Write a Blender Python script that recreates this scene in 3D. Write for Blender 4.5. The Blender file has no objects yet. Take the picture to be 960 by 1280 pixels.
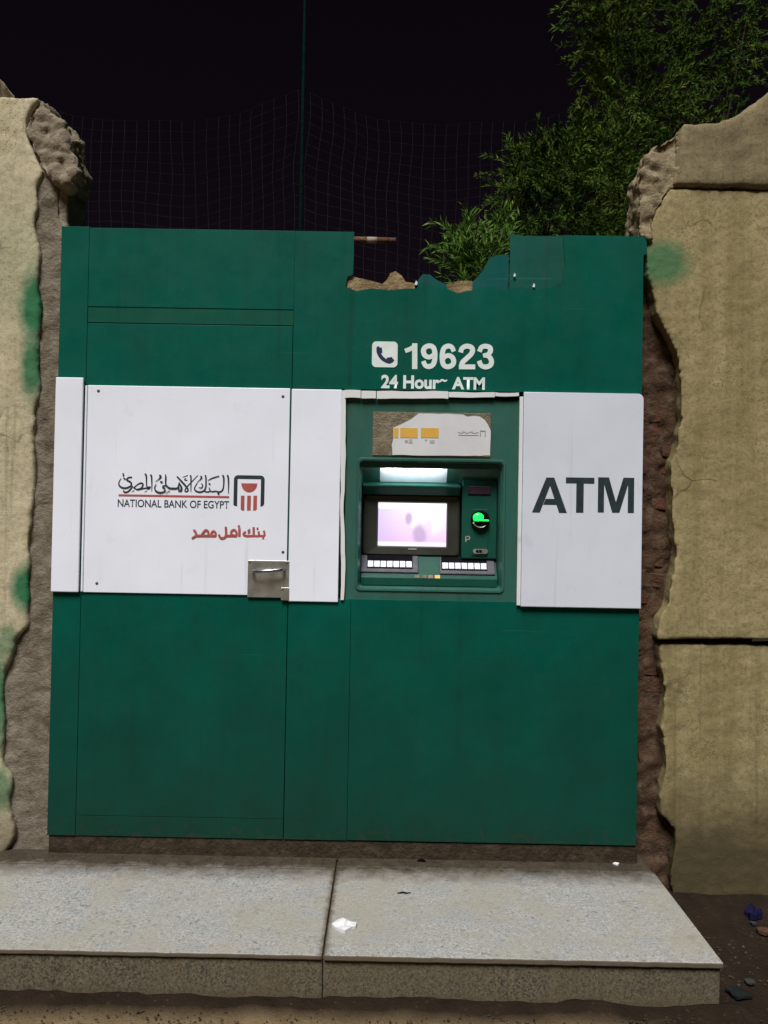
import bpy, bmesh, math, random
from mathutils import Vector, Matrix, noise, geometry
random.seed(7)
scn = bpy.context.scene
COL = scn.collection
RAD = math.radians

# ------------------------------------------------------------------ camera, sky, sun, exposure
F = 961.0                                   # focal length in pixels of the 960 x 1280 photograph
CAM_H, PITCH, ROLL, YAW = 1.58, 0.9, 1.0, 0.25
cam = bpy.data.cameras.new('camera')
cam.sensor_fit = 'VERTICAL'; cam.sensor_height = 36.0; cam.lens = F / 1280 * 36.0
cam.clip_start = 0.05; cam.clip_end = 2000
co = bpy.data.objects.new('camera', cam); COL.objects.link(co)
ROT = Matrix.Rotation(RAD(YAW), 3, 'Z') @ Matrix.Rotation(RAD(90 + PITCH), 3, 'X') @ Matrix.Rotation(RAD(ROLL), 3, 'Z')
co.location = (0, 0, CAM_H); co.rotation_euler = ROT.to_euler()
scn.camera = co

SUN_EL, SUN_AZ = 57.0, -13.0                # azimuth: 0 = straight from behind the camera, minus = from its left
w = bpy.data.worlds.new('World'); scn.world = w; w.use_nodes = True
nt = w.node_tree; nt.nodes.clear()
sky = nt.nodes.new('ShaderNodeTexSky'); sky.sky_type = 'NISHITA'; sky.sun_disc = False
sky.sun_elevation = RAD(SUN_EL); sky.sun_rotation = RAD(180 + SUN_AZ)
tint = nt.nodes.new('ShaderNodeMixRGB'); tint.blend_type = 'MULTIPLY'; tint.inputs[0].default_value = 1
tint.inputs[2].default_value = (1.6, 0.66, 0.72, 1)
bg = nt.nodes.new('ShaderNodeBackground'); bg.inputs[1].default_value = 0.0016
wo = nt.nodes.new('ShaderNodeOutputWorld')
nt.links.new(sky.outputs[0], tint.inputs[1]); nt.links.new(tint.outputs[0], bg.inputs[0]); nt.links.new(bg.outputs[0], wo.inputs[0])

sl = bpy.data.lights.new('sun', 'SUN'); sl.energy = 4.4; sl.angle = RAD(24); sl.color = (1.0, 0.985, 0.96)
so = bpy.data.objects.new('sun', sl); COL.objects.link(so)
sd = Vector((math.sin(RAD(SUN_AZ)) * math.cos(RAD(SUN_EL)), -math.cos(RAD(SUN_AZ)) * math.cos(RAD(SUN_EL)), math.sin(RAD(SUN_EL))))
so.rotation_euler = sd.to_track_quat('Z', 'Y').to_euler(); so.location = (-2, -6, 9)

vs = scn.view_settings
vs.view_transform = 'Standard'; vs.look = 'None'; vs.exposure = 0.2; vs.gamma = 1; vs.use_curve_mapping = False

# ------------------------------------------------------------------ measuring and mesh helpers
def at(px, py, Y):
    d = ROT @ Vector(((px - 480) / F, (640 - py) / F, -1.0))
    return Vector((d.x * Y / d.y, Y, CAM_H + d.z * Y / d.y))
YK = 3.28                                   # the plane of the kiosk front
def k2(px, py):
    p = at(px, py, YK); return (p.x, p.z)

def link(o, parent=None):
    COL.objects.link(o)
    if parent is not None:
        o.parent = parent
        o.matrix_parent_inverse = BASE.get(parent.name, Matrix.Identity(4))
    return o
BASE = {}
def thing(name, label, cat, loc, group=None):
    o = bpy.data.objects.new(name, None); COL.objects.link(o); o.location = loc
    o.empty_display_size = 0.1
    o['label'] = label; o['category'] = cat
    if group: o['group'] = group
    BASE[o.name] = Matrix.Translation(Vector(loc)).inverted()
    return o
def tag(o, label, cat, group=None):
    o['label'] = label; o['category'] = cat
    if group: o['group'] = group
    return o
def mesh_obj(name, verts, faces, m, parent=None, smooth=False):
    me = bpy.data.meshes.new(name); me.from_pydata([tuple(v) for v in verts], [], faces); me.update()
    if m: me.materials.append(m)
    if smooth:
        for p in me.polygons: p.use_smooth = True
    return link(bpy.data.objects.new(name, me), parent)
def bm_obj(name, bm, m, parent=None, smooth=False):
    bmesh.ops.recalc_face_normals(bm, faces=bm.faces)
    me = bpy.data.meshes.new(name); bm.to_mesh(me); bm.free()
    if m: me.materials.append(m)
    if smooth:
        for p in me.polygons: p.use_smooth = True
    return link(bpy.data.objects.new(name, me), parent)

def add_box(bm, x0, x1, y0, y1, z0, z1, bev=0.0, seg=2):
    vs_ = [bm.verts.new(c) for c in ((x0,y0,z0),(x1,y0,z0),(x1,y1,z0),(x0,y1,z0),(x0,y0,z1),(x1,y0,z1),(x1,y1,z1),(x0,y1,z1))]
    fs = [bm.faces.new([vs_[i] for i in f]) for f in ((0,1,5,4),(1,2,6,5),(2,3,7,6),(3,0,4,7),(4,5,6,7),(3,2,1,0))]
    if bev > 0:
        es = set(e for f in fs for e in f.edges)
        bmesh.ops.bevel(bm, geom=list(es), offset=bev, segments=seg, affect='EDGES', profile=0.5)
def box(name, x0, x1, y0, y1, z0, z1, m, parent=None, bev=0.002, seg=2):
    bm = bmesh.new(); add_box(bm, min(x0,x1), max(x0,x1), y0, y1, min(z0,z1), max(z0,z1), bev, seg)
    return bm_obj(name, bm, m, parent)
def pbox(name, px0, py0, px1, py1, y0, y1, m, parent=None, bev=0.002, seg=2):
    a = k2(px0, py0); b = k2(px1, py1)
    return box(name, a[0], b[0], y0, y1, b[1], a[1], m, parent, bev, seg)
def prism(name, pts, y0, y1, m, parent=None, bev=0.0):
    """outline pts (x, z) pushed from y0 (front) to y1 (back)"""
    bm = bmesh.new(); n = len(pts)
    if bev:
        a = [bm.verts.new((x, y0, z)) for x, z in pts]; b = [bm.verts.new((x, y1, z)) for x, z in pts]
        f = bm.faces.new(a); bm.faces.new(b[::-1])
        for i in range(n): bm.faces.new((a[i], a[(i+1) % n], b[(i+1) % n], b[i]))
        bmesh.ops.bevel(bm, geom=list(f.edges), offset=bev, segments=2, affect='EDGES', profile=0.5)
        return bm_obj(name, bm, m, parent)
    V, E_, Fc, _, _, _ = geometry.delaunay_2d_cdt([Vector(p) for p in pts], [], [list(range(n))], 1, 1e-6)
    a = [bm.verts.new((v.x, y0, v.y)) for v in V]; b = [bm.verts.new((v.x, y1, v.y)) for v in V]
    cnt = {}
    for f in Fc:
        bm.faces.new([a[i] for i in f]); bm.faces.new([b[i] for i in f][::-1])
        for p, q in zip(f, list(f[1:]) + [f[0]]):
            kk = (min(p, q), max(p, q)); cnt[kk] = cnt.get(kk, 0) + 1
    for (p, q), c_ in cnt.items():
        if c_ == 1: bm.faces.new((a[p], a[q], b[q], b[p]))
    return bm_obj(name, bm, m, parent)
def tube_bm(bm, pts, radii, seg=8, cap=True):
    pts = [Vector(p) for p in pts]; rings = []
    if not hasattr(radii, '__len__'): radii = [radii] * len(pts)
    up = Vector((0.13, 0.31, 0.94))
    for i, p in enumerate(pts):
        t = (pts[min(i+1, len(pts)-1)] - pts[max(i-1, 0)]).normalized()
        u = t.cross(up)
        if u.length < 1e-3: u = t.cross(Vector((1, 0, 0)))
        u.normalize(); v = t.cross(u)
        rings.append([bm.verts.new(p + (u * math.cos(a) + v * math.sin(a)) * radii[i]) for a in [2*math.pi*j/seg for j in range(seg)]])
    for a, b in zip(rings, rings[1:]):
        for j in range(seg): bm.faces.new((a[j], a[(j+1) % seg], b[(j+1) % seg], b[j]))
    if cap:
        bm.faces.new(rings[0][::-1]); bm.faces.new(rings[-1])
def tube(name, pts, radii, m, parent=None, seg=8):
    bm = bmesh.new(); tube_bm(bm, pts, radii, seg); return bm_obj(name, bm, m, parent, True)
def disc_screw(name, x, y, z, r, m, parent):
    bm = bmesh.new()
    tube_bm(bm, [(x, y, z), (x, y - 0.0015, z), (x, y - 0.0028, z)], [r, r, r * 0.6], 10)
    return bm_obj(name, bm, m, parent)
def rrect(x0, x1, z0, z1, r, n=5):
    out = []
    for cx, cz, a0 in ((x1-r, z1-r, 0), (x0+r, z1-r, 90), (x0+r, z0+r, 180), (x1-r, z0+r, 270)):
        for i in range(n+1):
            a = RAD(a0 + 90*i/n); out.append((cx + r*math.cos(a), cz + r*math.sin(a)))
    return out
def loft(name, loops, m, parent=None, close_last=True, smooth=False):
    bm = bmesh.new()
    L = [[bm.verts.new(p) for p in lp] for lp in loops]
    n = len(L[0])
    for a, b in zip(L, L[1:]):
        for j in range(n): bm.faces.new((a[j], a[(j+1) % n], b[(j+1) % n], b[j]))
    if close_last: bm.faces.new(L[-1])
    return bm_obj(name, bm, m, parent, smooth)
def rag(pts, step, amp, seed, closed=True):
    """break a straight outline into an uneven one"""
    out = []; n = len(pts)
    for i in range(n if closed else n-1):
        a = Vector((*pts[i], 0)); b = Vector((*pts[(i+1) % n], 0)); L = (b-a).length
        kk = max(1, int(L/step))
        for j in range(kk):
            p = a.lerp(b, j/kk)
            q = Vector((p.x*9+seed, p.y*9, seed*1.7))
            d = Vector((noise.fractal(q, 1, 2, 4), noise.fractal(q + Vector((31, 7, 3)), 1, 2, 4), 0)) * amp
            if j == 0 and amp < 0.004: d *= 0
            out.append((p.x+d.x, p.y+d.y))
    if not closed: out.append(tuple(pts[-1]))
    return out
def rough_solid(name, pts, y0, y1, voxel, amps, m, parent, seed=0.0, chips=(), flat=False):
    """a massive broken piece: outline, thickness, voxel remesh, then noise along the normals"""
    bm = bmesh.new()
    a = [bm.verts.new((x, y0, z)) for x, z in pts]; b = [bm.verts.new((x, y1, z)) for x, z in pts]; n = len(pts)
    bm.faces.new(a); bm.faces.new(b[::-1])
    for i in range(n): bm.faces.new((a[i], a[(i+1) % n], b[(i+1) % n], b[i]))
    bmesh.ops.triangulate(bm, faces=bm.faces[:]); bmesh.ops.recalc_face_normals(bm, faces=bm.faces)
    me = bpy.data.meshes.new('tmp'); bm.to_mesh(me); bm.free()
    t = bpy.data.objects.new('tmp', me); COL.objects.link(t)
    md = t.modifiers.new('r', 'REMESH'); md.mode = 'VOXEL'; md.voxel_size = voxel
    bpy.context.view_layer.update()
    me2 = bpy.data.meshes.new_from_object(t.evaluated_get(bpy.context.evaluated_depsgraph_get()))
    bpy.data.objects.remove(t); bpy.data.meshes.remove(me)
    me2.name = name; me2.update()
    nor = [v.normal.copy() for v in me2.vertices]
    sv = Vector((seed, seed*0.7, -seed))
    for v, nn in zip(me2.vertices, nor):
        d = 0.0
        for sc_, am in amps: d += am * noise.fractal(v.co*sc_ + sv, 1.0, 2.0, 3)
        for sc_, am in chips: d += am * (0.4 - noise.voronoi(v.co*sc_ + sv + noise.noise_vector(v.co*sc_*1.7)*0.25)[0][0])
        v.co += nn * d
    for p in me2.polygons: p.use_smooth = not flat
    me2.materials.clear(); me2.materials.append(m)
    return link(bpy.data.objects.new(name, me2), parent)

# ------------------------------------------------------------------ material helpers
class N:
    def __init__(s, name):
        s.m = bpy.data.materials.new(name); s.m.use_nodes = True
        s.t = s.m.node_tree; s.b = s.t.nodes['Principled BSDF']
        g = s.t.nodes.new('ShaderNodeNewGeometry'); s.P = g.outputs['Position']; s.isl = g.outputs['Random Per Island']
        s.NRM = g.outputs['Normal']
    def put(s, inp, v):
        if hasattr(v, 'is_linked'): s.t.links.new(v, inp)
        elif isinstance(v, (tuple, list)): inp.default_value = (*v, 1) if len(v) == 3 and inp.type == 'RGBA' else v
        else: inp.default_value = v
    def scale(s, v3, vec=None):
        n = s.t.nodes.new('ShaderNodeMapping'); s.put(n.inputs['Vector'], vec or s.P); n.inputs['Scale'].default_value = v3
        return n.outputs[0]
    def noise(s, sc, det=4, ro=0.55, vec=None, dist=0):
        n = s.t.nodes.new('ShaderNodeTexNoise'); s.put(n.inputs['Vector'], vec or s.P)
        n.inputs['Scale'].default_value = sc; n.inputs['Detail'].default_value = det; n.inputs['Roughness'].default_value = ro
        n.inputs['Distortion'].default_value = dist
        return n.outputs['Fac']
    def voro(s, sc, out='Distance', vec=None, feat='F1'):
        n = s.t.nodes.new('ShaderNodeTexVoronoi'); n.feature = feat; s.put(n.inputs['Vector'], vec or s.P); n.inputs['Scale'].default_value = sc
        return n.outputs[out]
    def ramp(s, fac, *st):
        n = s.t.nodes.new('ShaderNodeValToRGB'); s.put(n.inputs[0], fac); e = n.color_ramp.elements
        while len(e) < len(st): e.new(0.5)
        for el, (p, c) in zip(e, st):
            el.position = p; el.color = (c, c, c, 1) if not isinstance(c, tuple) else (*c, 1)
        return n.outputs[0]
    def mix(s, f, a, b, mode='MIX'):
        n = s.t.nodes.new('ShaderNodeMixRGB'); n.blend_type = mode
        s.put(n.inputs[0], f); s.put(n.inputs[1], a); s.put(n.inputs[2], b)
        return n.outputs[0]
    def math(s, op, a, b=0.0, clamp=False):
        n = s.t.nodes.new('ShaderNodeMath'); n.operation = op; n.use_clamp = clamp
        s.put(n.inputs[0], a); s.put(n.inputs[1], b); return n.outputs[0]
    def xyz(s):
        n = s.t.nodes.new('ShaderNodeSeparateXYZ'); s.t.links.new(s.P, n.inputs[0]); return n.outputs
    def spot(s, x, y, z, rx, rz):
        """soft-edged sprayed or rubbed patch at a place on a wall"""
        n = s.t.nodes.new('ShaderNodeMapping'); s.t.links.new(s.P, n.inputs['Vector'])
        n.inputs['Location'].default_value = (-x/rx, 0, -z/rz); n.inputs['Scale'].default_value = (1/rx, 0, 1/rz)
        g = s.t.nodes.new('ShaderNodeTexGradient'); g.gradient_type = 'SPHERICAL'; s.t.links.new(n.outputs[0], g.inputs[0])
        return g.outputs['Fac']
    def bump(s, h, st, dist=0.01):
        n = s.t.nodes.new('ShaderNodeBump'); s.put(n.inputs['Height'], h); n.inputs['Strength'].default_value = st
        n.inputs['Distance'].default_value = dist; s.t.links.new(n.outputs[0], s.b.inputs['Normal'])
    def fin(s, col=None, rough=None, metal=None, spec=None):
        if col is not None: s.put(s.b.inputs['Base Color'], col)
        if rough is not None: s.put(s.b.inputs['Roughness'], rough)
        if metal is not None: s.put(s.b.inputs['Metallic'], metal)
        if spec is not None: s.put(s.b.inputs['Specular IOR Level'], spec)
        return s.m

def m_plaster(name, light, dark, moss, greens, falloff_top):
    n = N(name)
    streak = n.noise(1, 5, 0.6, n.scale((13, 13, 0.8)))
    big = n.noise(2.2, 5, 0.6); fine = n.noise(60, 4, 0.65); speck = n.voro(85)
    c = n.mix(n.ramp(big, (0.35, 0.0), (0.68, 1.0)), light, dark)
    c = n.mix(n.math('MULTIPLY', n.ramp(streak, (0.42, 0.0), (0.68, 1.0)), 0.6), c, moss)
    c = n.mix(n.ramp(fine, (0.36, 0.5), (0.52, 0.0)), c, tuple(v*0.55 for v in dark))
    c = n.mix(n.ramp(n.noise(190, 2, 0.6), (0.56, 0.0), (0.7, 0.5)), c, tuple(v*0.45 for v in dark))
    # black mould specks in patches
    sp = n.math('MULTIPLY', n.ramp(speck, (0.16, 1.0), (0.26, 0.0)), n.ramp(n.noise(5, 3), (0.5, 0.0), (0.62, 0.8)))
    c = n.mix(sp, c, (0.05, 0.04, 0.02))
    # thin dark drip lines
    dr = n.ramp(n.noise(1, 3, 0.5, n.scale((26, 26, 0.5))), (0.62, 0.0), (0.74, 0.4))
    c = n.mix(dr, c, (0.08, 0.06, 0.035))
    # flaked spots and hairline cracks
    c = n.mix(n.ramp(n.noise(13, 6, 0.7), (0.66, 0.0), (0.69, 0.5)), c, tuple(min(1, v*1.35) for v in light))
    wv = n.t.nodes.new('ShaderNodeMixRGB'); wv.blend_type = 'ADD'; wv.inputs[0].default_value = 0.35
    nz = n.t.nodes.new('ShaderNodeTexNoise'); nz.inputs['Scale'].default_value = 5; n.t.links.new(n.P, nz.inputs['Vector'])
    n.t.links.new(n.P, wv.inputs[1]); n.t.links.new(nz.outputs['Color'], wv.inputs[2])
    ck = n.ramp(n.voro(1.7, 'Distance', wv.outputs[0], 'DISTANCE_TO_EDGE'), (0.004, 0.7), (0.012, 0.0))
    c = n.mix(n.math('MULTIPLY', ck, n.ramp(n.noise(2.4, 3), (0.5, 0.0), (0.6, 1.0))), c, tuple(v*0.25 for v in dark))
    for (x, z, rx, rz, st) in greens:
        mk = n.math('MULTIPLY', n.ramp(n.math('ADD', n.spot(x, 0, z, rx, rz), n.math('MULTIPLY', n.math('SUBTRACT', n.noise(25, 4), 0.5), 0.35)), (0.08, 0.0), (0.6, 1.0)), st)
        c = n.mix(mk, c, (0.012, 0.13, 0.055))
    z = n.xyz()[2]
    low = n.math('ADD', n.math('MULTIPLY', z, -1.6), n.math('ADD', 1.0*falloff_top*1.6, n.math('MULTIPLY', n.math('SUBTRACT', n.noise(4, 5), 0.5), 0.9)))
    c = n.mix(n.ramp(low, (0.0, 0.0), (0.75, 0.9)), c, (0.055, 0.042, 0.022))  # walls darken towards the ground: light falloff painted into the plaster
    n.bump(n.math('ADD', n.math('MULTIPLY', fine, 0.7), n.math('MULTIPLY', n.noise(150, 3, 0.7), 0.6)), 0.35, 0.008)
    return n.fin(c, 0.93, spec=0.15)
def m_core(name, a, b, cc, bsc=9):
    n = N(name)
    c = n.mix(n.ramp(n.noise(bsc, 5, 0.65), (0.36, 0.0), (0.64, 1.0)), a, b)
    c = n.mix(n.ramp(n.noise(26, 4, 0.6), (0.5, 0.0), (0.7, 0.8)), c, cc)
    n.bump(n.noise(55, 6, 0.7), 0.9, 0.015)
    return n.fin(c, 0.96, spec=0.1)
def m_green(name, base, dust=0.0, rough=0.38, low=True, spec=0.1):
    n = N(name)
    c = n.mix(n.ramp(n.noise(3.5, 5, 0.6), (0.3, 0.0), (0.75, 1.0)), base, tuple(v*0.72 for v in base))
    c = n.mix(n.ramp(n.noise(70, 3, 0.6), (0.55, 0.0), (0.8, 0.3)), c, (0.006, 0.10, 0.07))
    # fine scratches and rubbed marks
    sc = n.ramp(n.noise(1, 4, 0.7, n.scale((5, 5, 120))), (0.70, 0.0), (0.78, 0.12))
    c = n.mix(sc, c, (0.05, 0.16, 0.12))
    grime = n.ramp(n.noise(1, 5, 0.65, n.scale((7, 7, 1.6))), (0.5, 0.0), (0.8, 0.5))
    c = n.mix(grime, c, (0.003, 0.05, 0.032))
    # drips, crisp scratches, chips to bare primer
    dr = n.ramp(n.noise(1, 3, 0.55, n.scale((34, 34, 0.7))), (0.60, 0.0), (0.72, 0.45))
    c = n.mix(n.math('MULTIPLY', dr, n.ramp(n.noise(1.8, 3), (0.42, 0.0), (0.6, 1.0))), c, (0.004, 0.04, 0.028))
    sv = n.t.nodes.new('ShaderNodeMapping'); n.t.links.new(n.P, sv.inputs['Vector']); sv.inputs['Rotation'].default_value = (0, 0.5, 0); sv.inputs['Scale'].default_value = (1.4, 1, 60)
    s2 = n.ramp(n.noise(1, 2, 0.5, sv.outputs[0], 0.3), (0.735, 0.0), (0.76, 0.16))
    c = n.mix(n.math('MULTIPLY', s2, n.ramp(n.noise(4, 2), (0.5, 0.0), (0.56, 1.0))), c, (0.07, 0.19, 0.15))
    c = n.mix(n.ramp(n.voro(16, 'Distance'), (0.018, 0.8), (0.03, 0.0)), c, (0.09, 0.14, 0.11))
    if low:   # broad darkening downwards is light falloff painted in; brown soil splashes at the foot
        z = n.xyz()[2]
        f = n.math('ADD', n.math('MULTIPLY', z, -0.85), n.math('ADD', 1.12, n.math('MULTIPLY', n.math('SUBTRACT', n.noise(5, 5, 0.65), 0.5), 0.8)))
        c = n.mix(n.ramp(f, (0.0, 0.0), (1.0, 0.8)), c, (0.008, 0.030, 0.020))
        f = n.math('ADD', n.math('MULTIPLY', z, -2.6), n.math('ADD', 0.80, n.math('MULTIPLY', n.math('SUBTRACT', n.noise(28, 6, 0.75), 0.5), 1.9)))
        c = n.mix(n.ramp(f, (0.15, 0.0), (0.5, 0.6)), c, (0.045, 0.036, 0.022))
    if dust: c = n.mix(n.ramp(n.noise(20, 5, 0.7), (0.35, dust), (0.7, dust*0.3)), c, (0.06, 0.07, 0.036))
    n.bump(n.noise(2.6, 3), 0.35, 0.02)
    return n.fin(c, n.ramp(n.noise(9, 4), (0.3, rough), (0.7, rough+0.2)), spec=spec)
def m_white(name, base=(0.76, 0.785, 0.88), dirt=0.25):
    n = N(name)
    c = n.mix(n.ramp(n.noise(2.5, 5, 0.6), (0.35, 0.0), (0.8, 1.0)), base, tuple(v*0.9 for v in base))
    c = n.mix(n.ramp(n.noise(1, 6, 0.7, n.scale((14, 14, 3))), (0.6, 0.0), (0.85, dirt)), c, (0.42, 0.42, 0.42))
    c = n.mix(n.ramp(n.voro(45), (0.03, dirt*1.6), (0.06, 0.0)), c, (0.3, 0.29, 0.27))
    c = n.mix(n.ramp(n.noise(7, 6, 0.75), (0.60, 0.0), (0.72, dirt*0.7)), c, (0.40, 0.39, 0.37))
    c = n.mix(n.math('MULTIPLY', n.ramp(n.noise(1, 3, 0.5, n.scale((40, 40, 1.2))), (0.62, 0.0), (0.74, dirt*1.2)), n.ramp(n.noise(2.3, 3), (0.45, 0.0), (0.6, 1.0))), c, (0.42, 0.40, 0.37))
    n.bump(n.noise(2, 2), 0.25, 0.02)
    return n.fin(c, 0.3, spec=0.45)
def m_plain(name, c, rough=0.5, metal=0.0, vary=0.25, sc=30, spec=0.4):
    n = N(name)
    col = n.mix(n.ramp(n.noise(sc, 4, 0.6), (0.35, 0.0), (0.7, 1.0)), c, tuple(v*(1-vary) for v in c))
    return n.fin(col, n.ramp(n.noise(sc*0.7, 4), (0.3, max(0.05, rough-0.08)), (0.7, min(1, rough+0.1))), metal, spec)
def m_emit(name, col, st, base=(0.5, 0.5, 0.5)):
    n = N(name); n.fin(base, 0.3)
    n.b.inputs['Emission Color'].default_value = (*col, 1); n.b.inputs['Emission Strength'].default_value = st
    return n.m
def m_granite(name, worn):
    n = N(name)
    g1 = n.noise(150 if worn else 105, 2, 0.5); g2 = n.voro(120 if worn else 175, 'Color'); g3 = n.noise(95, 2, 0.6, n.scale((1, 1.0, 1.0)))
    sep = n.t.nodes.new('ShaderNodeSeparateColor'); n.t.links.new(g2, sep.inputs[0])
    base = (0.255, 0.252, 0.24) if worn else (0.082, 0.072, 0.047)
    c = n.mix(n.ramp(sep.outputs[0], (0.0, 0.0), (1.0, 1.0)), base, tuple(v*1.35 for v in base))
    dk = n.ramp(g1, (0.36, 1.0), (0.44, 0.0))
    c = n.mix(n.math('MULTIPLY', dk, 0.5 if worn else 0.95), c, (0.05, 0.052, 0.05) if worn else (0.022, 0.022, 0.02))
    c = n.mix(n.ramp(g3, (0.58, 0.0), (0.66, 0.75)), c, (0.42, 0.42, 0.40) if worn else (0.18, 0.14, 0.092))
    if not worn:
        c = n.mix(n.ramp(sep.outputs[1], (0.0, 0.8), (0.22, 0.75), (0.26, 0.0)), c, (0.024, 0.024, 0.02))
        c = n.mix(n.ramp(sep.outputs[2], (0.78, 0.0), (0.82, 0.5)), c, (0.20, 0.165, 0.115))
    c = n.mix(n.ramp(n.noise(48, 2, 0.5), (0.64, 0.0), (0.68, 0.6)), c, (0.09, 0.1, 0.1))
    if worn:
        # trodden-in beige dust, with bluish bare stone showing through in patches
        p = n.ramp(n.noise(3.6, 5, 0.65), (0.42, 0.0), (0.6, 0.62))
        c = n.mix(p, c, (0.285, 0.26, 0.21))
        q = n.ramp(n.noise(5.5, 4, 0.6, n.scale((1, 1.6, 1), None)), (0.54, 0.0), (0.62, 0.6))
        c = n.mix(q, n.mix(n.math('MULTIPLY', dk, 0.75), (0.23, 0.27, 0.30), (0.05, 0.06, 0.07)) if True else c, c) if False else n.mix(n.math('MULTIPLY', q, 0.5), c, n.mix(n.math('MULTIPLY', dk, 0.9), (0.25, 0.285, 0.31), (0.05, 0.06, 0.07)))
        c = n.mix(n.ramp(n.noise(8, 6, 0.75), (0.60, 0.0), (0.66, 0.35)), c, (0.17, 0.145, 0.105))
        xx = n.xyz()[0]; dj = n.math('ABSOLUTE', n.math('ADD', xx, 0.187))
        c = n.mix(n.ramp(n.math('ADD', dj, n.math('MULTIPLY', n.math('SUBTRACT', n.noise(30, 5), 0.5), 0.03)), (0.004, 0.85), (0.022, 0.0)), c, (0.07, 0.05, 0.032))
        # soil at the kiosk foot, with the soft shadow there painted into its colour
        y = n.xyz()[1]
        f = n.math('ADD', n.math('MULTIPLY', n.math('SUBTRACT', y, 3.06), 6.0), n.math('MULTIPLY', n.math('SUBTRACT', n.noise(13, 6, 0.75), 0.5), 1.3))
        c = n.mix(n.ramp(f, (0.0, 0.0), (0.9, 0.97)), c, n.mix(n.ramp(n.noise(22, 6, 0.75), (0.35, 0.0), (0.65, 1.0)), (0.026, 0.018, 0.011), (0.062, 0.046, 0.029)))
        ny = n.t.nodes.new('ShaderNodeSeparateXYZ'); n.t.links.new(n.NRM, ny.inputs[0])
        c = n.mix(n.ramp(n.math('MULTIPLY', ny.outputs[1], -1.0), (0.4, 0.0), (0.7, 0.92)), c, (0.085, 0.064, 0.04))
    else:
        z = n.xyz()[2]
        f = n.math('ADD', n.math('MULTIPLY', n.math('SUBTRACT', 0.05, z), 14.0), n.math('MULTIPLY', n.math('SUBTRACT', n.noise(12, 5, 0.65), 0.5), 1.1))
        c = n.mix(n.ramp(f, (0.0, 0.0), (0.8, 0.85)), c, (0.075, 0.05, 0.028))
        c = n.mix(n.ramp(n.noise(4, 4), (0.4, 0.15), (0.65, 0.55)), c, (0.1, 0.075, 0.042))
    n.bump(n.noise(140, 3), 0.2, 0.004)
    return n.fin(c, 0.62 if worn else 0.8, spec=0.3)

# ------------------------------------------------------------------ ground
def ground_mat():
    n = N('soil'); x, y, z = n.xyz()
    soil = n.mix(n.ramp(n.noise(11, 6, 0.65), (0.3, 0.0), (0.7, 1.0)), (0.018, 0.012, 0.008), (0.034, 0.022, 0.014))  # dark brown soil, with the shade right of the step put into its colour
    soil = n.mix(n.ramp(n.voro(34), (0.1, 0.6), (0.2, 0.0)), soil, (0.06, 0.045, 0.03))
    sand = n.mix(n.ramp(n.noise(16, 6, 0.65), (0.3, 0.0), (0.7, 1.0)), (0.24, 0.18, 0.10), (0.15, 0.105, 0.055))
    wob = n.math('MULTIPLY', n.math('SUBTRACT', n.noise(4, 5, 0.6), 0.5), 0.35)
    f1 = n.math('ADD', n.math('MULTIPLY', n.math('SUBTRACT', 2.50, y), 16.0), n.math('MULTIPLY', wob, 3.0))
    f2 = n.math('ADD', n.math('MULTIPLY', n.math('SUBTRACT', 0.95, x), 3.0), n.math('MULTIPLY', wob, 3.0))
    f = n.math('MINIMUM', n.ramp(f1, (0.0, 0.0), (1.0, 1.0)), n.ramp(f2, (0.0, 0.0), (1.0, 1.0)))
    n.bump(n.noise(70, 6, 0.7), 0.9, 0.02)
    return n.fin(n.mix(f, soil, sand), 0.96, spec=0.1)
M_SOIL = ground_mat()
def build_ground():
    def axis(lo, hi, step):
        a = [-400, -120, -40, -15, -7, -4.2]; a = [v for v in a if v < lo - 0.3]
        kk = int((hi-lo)/step); a += [lo + (hi-lo)*i/kk for i in range(kk+1)]
        return a + [v for v in (4.2, 7, 15, 40, 120, 400) if v > hi + 0.3]
    xs = axis(-2.6, 2.6, 0.03); ys = axis(1.5, 3.5, 0.03)
    verts = []
    for y in ys:
        for x in xs:
            z = 0.0
            if -2.6 <= x <= 2.6 and 1.5 <= y <= 3.5:
                e = min(1, (2.6-abs(x))*3, (y-1.5)*3, (3.5-y)*3)
                z = e * (0.013*noise.fractal(Vector((x*4, y*4, 1)), 1, 2, 5) + 0.006*noise.noise(Vector((x*23, y*23, 5))))
                # soil banked up against the riser and the walls
                if -1.75 < x < 1.2: z += 0.035*math.exp(-((y-2.53)/0.05)**2)*(0.7+0.5*noise.noise(Vector((x*5, 0, 3))))
                if x > 1.15 or x < -1.65: z += 0.06*e*math.exp(-((y-3.3)/0.14)**2)*(0.8+0.5*noise.noise(Vector((x*6, 0, 9))))
            verts.append((x, y, z))
    nx = len(xs); faces = [(j*nx+i, j*nx+i+1, (j+1)*nx+i+1, (j+1)*nx+i) for j in range(len(ys)-1) for i in range(nx-1)]
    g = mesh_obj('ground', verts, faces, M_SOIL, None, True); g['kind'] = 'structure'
build_ground()

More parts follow.
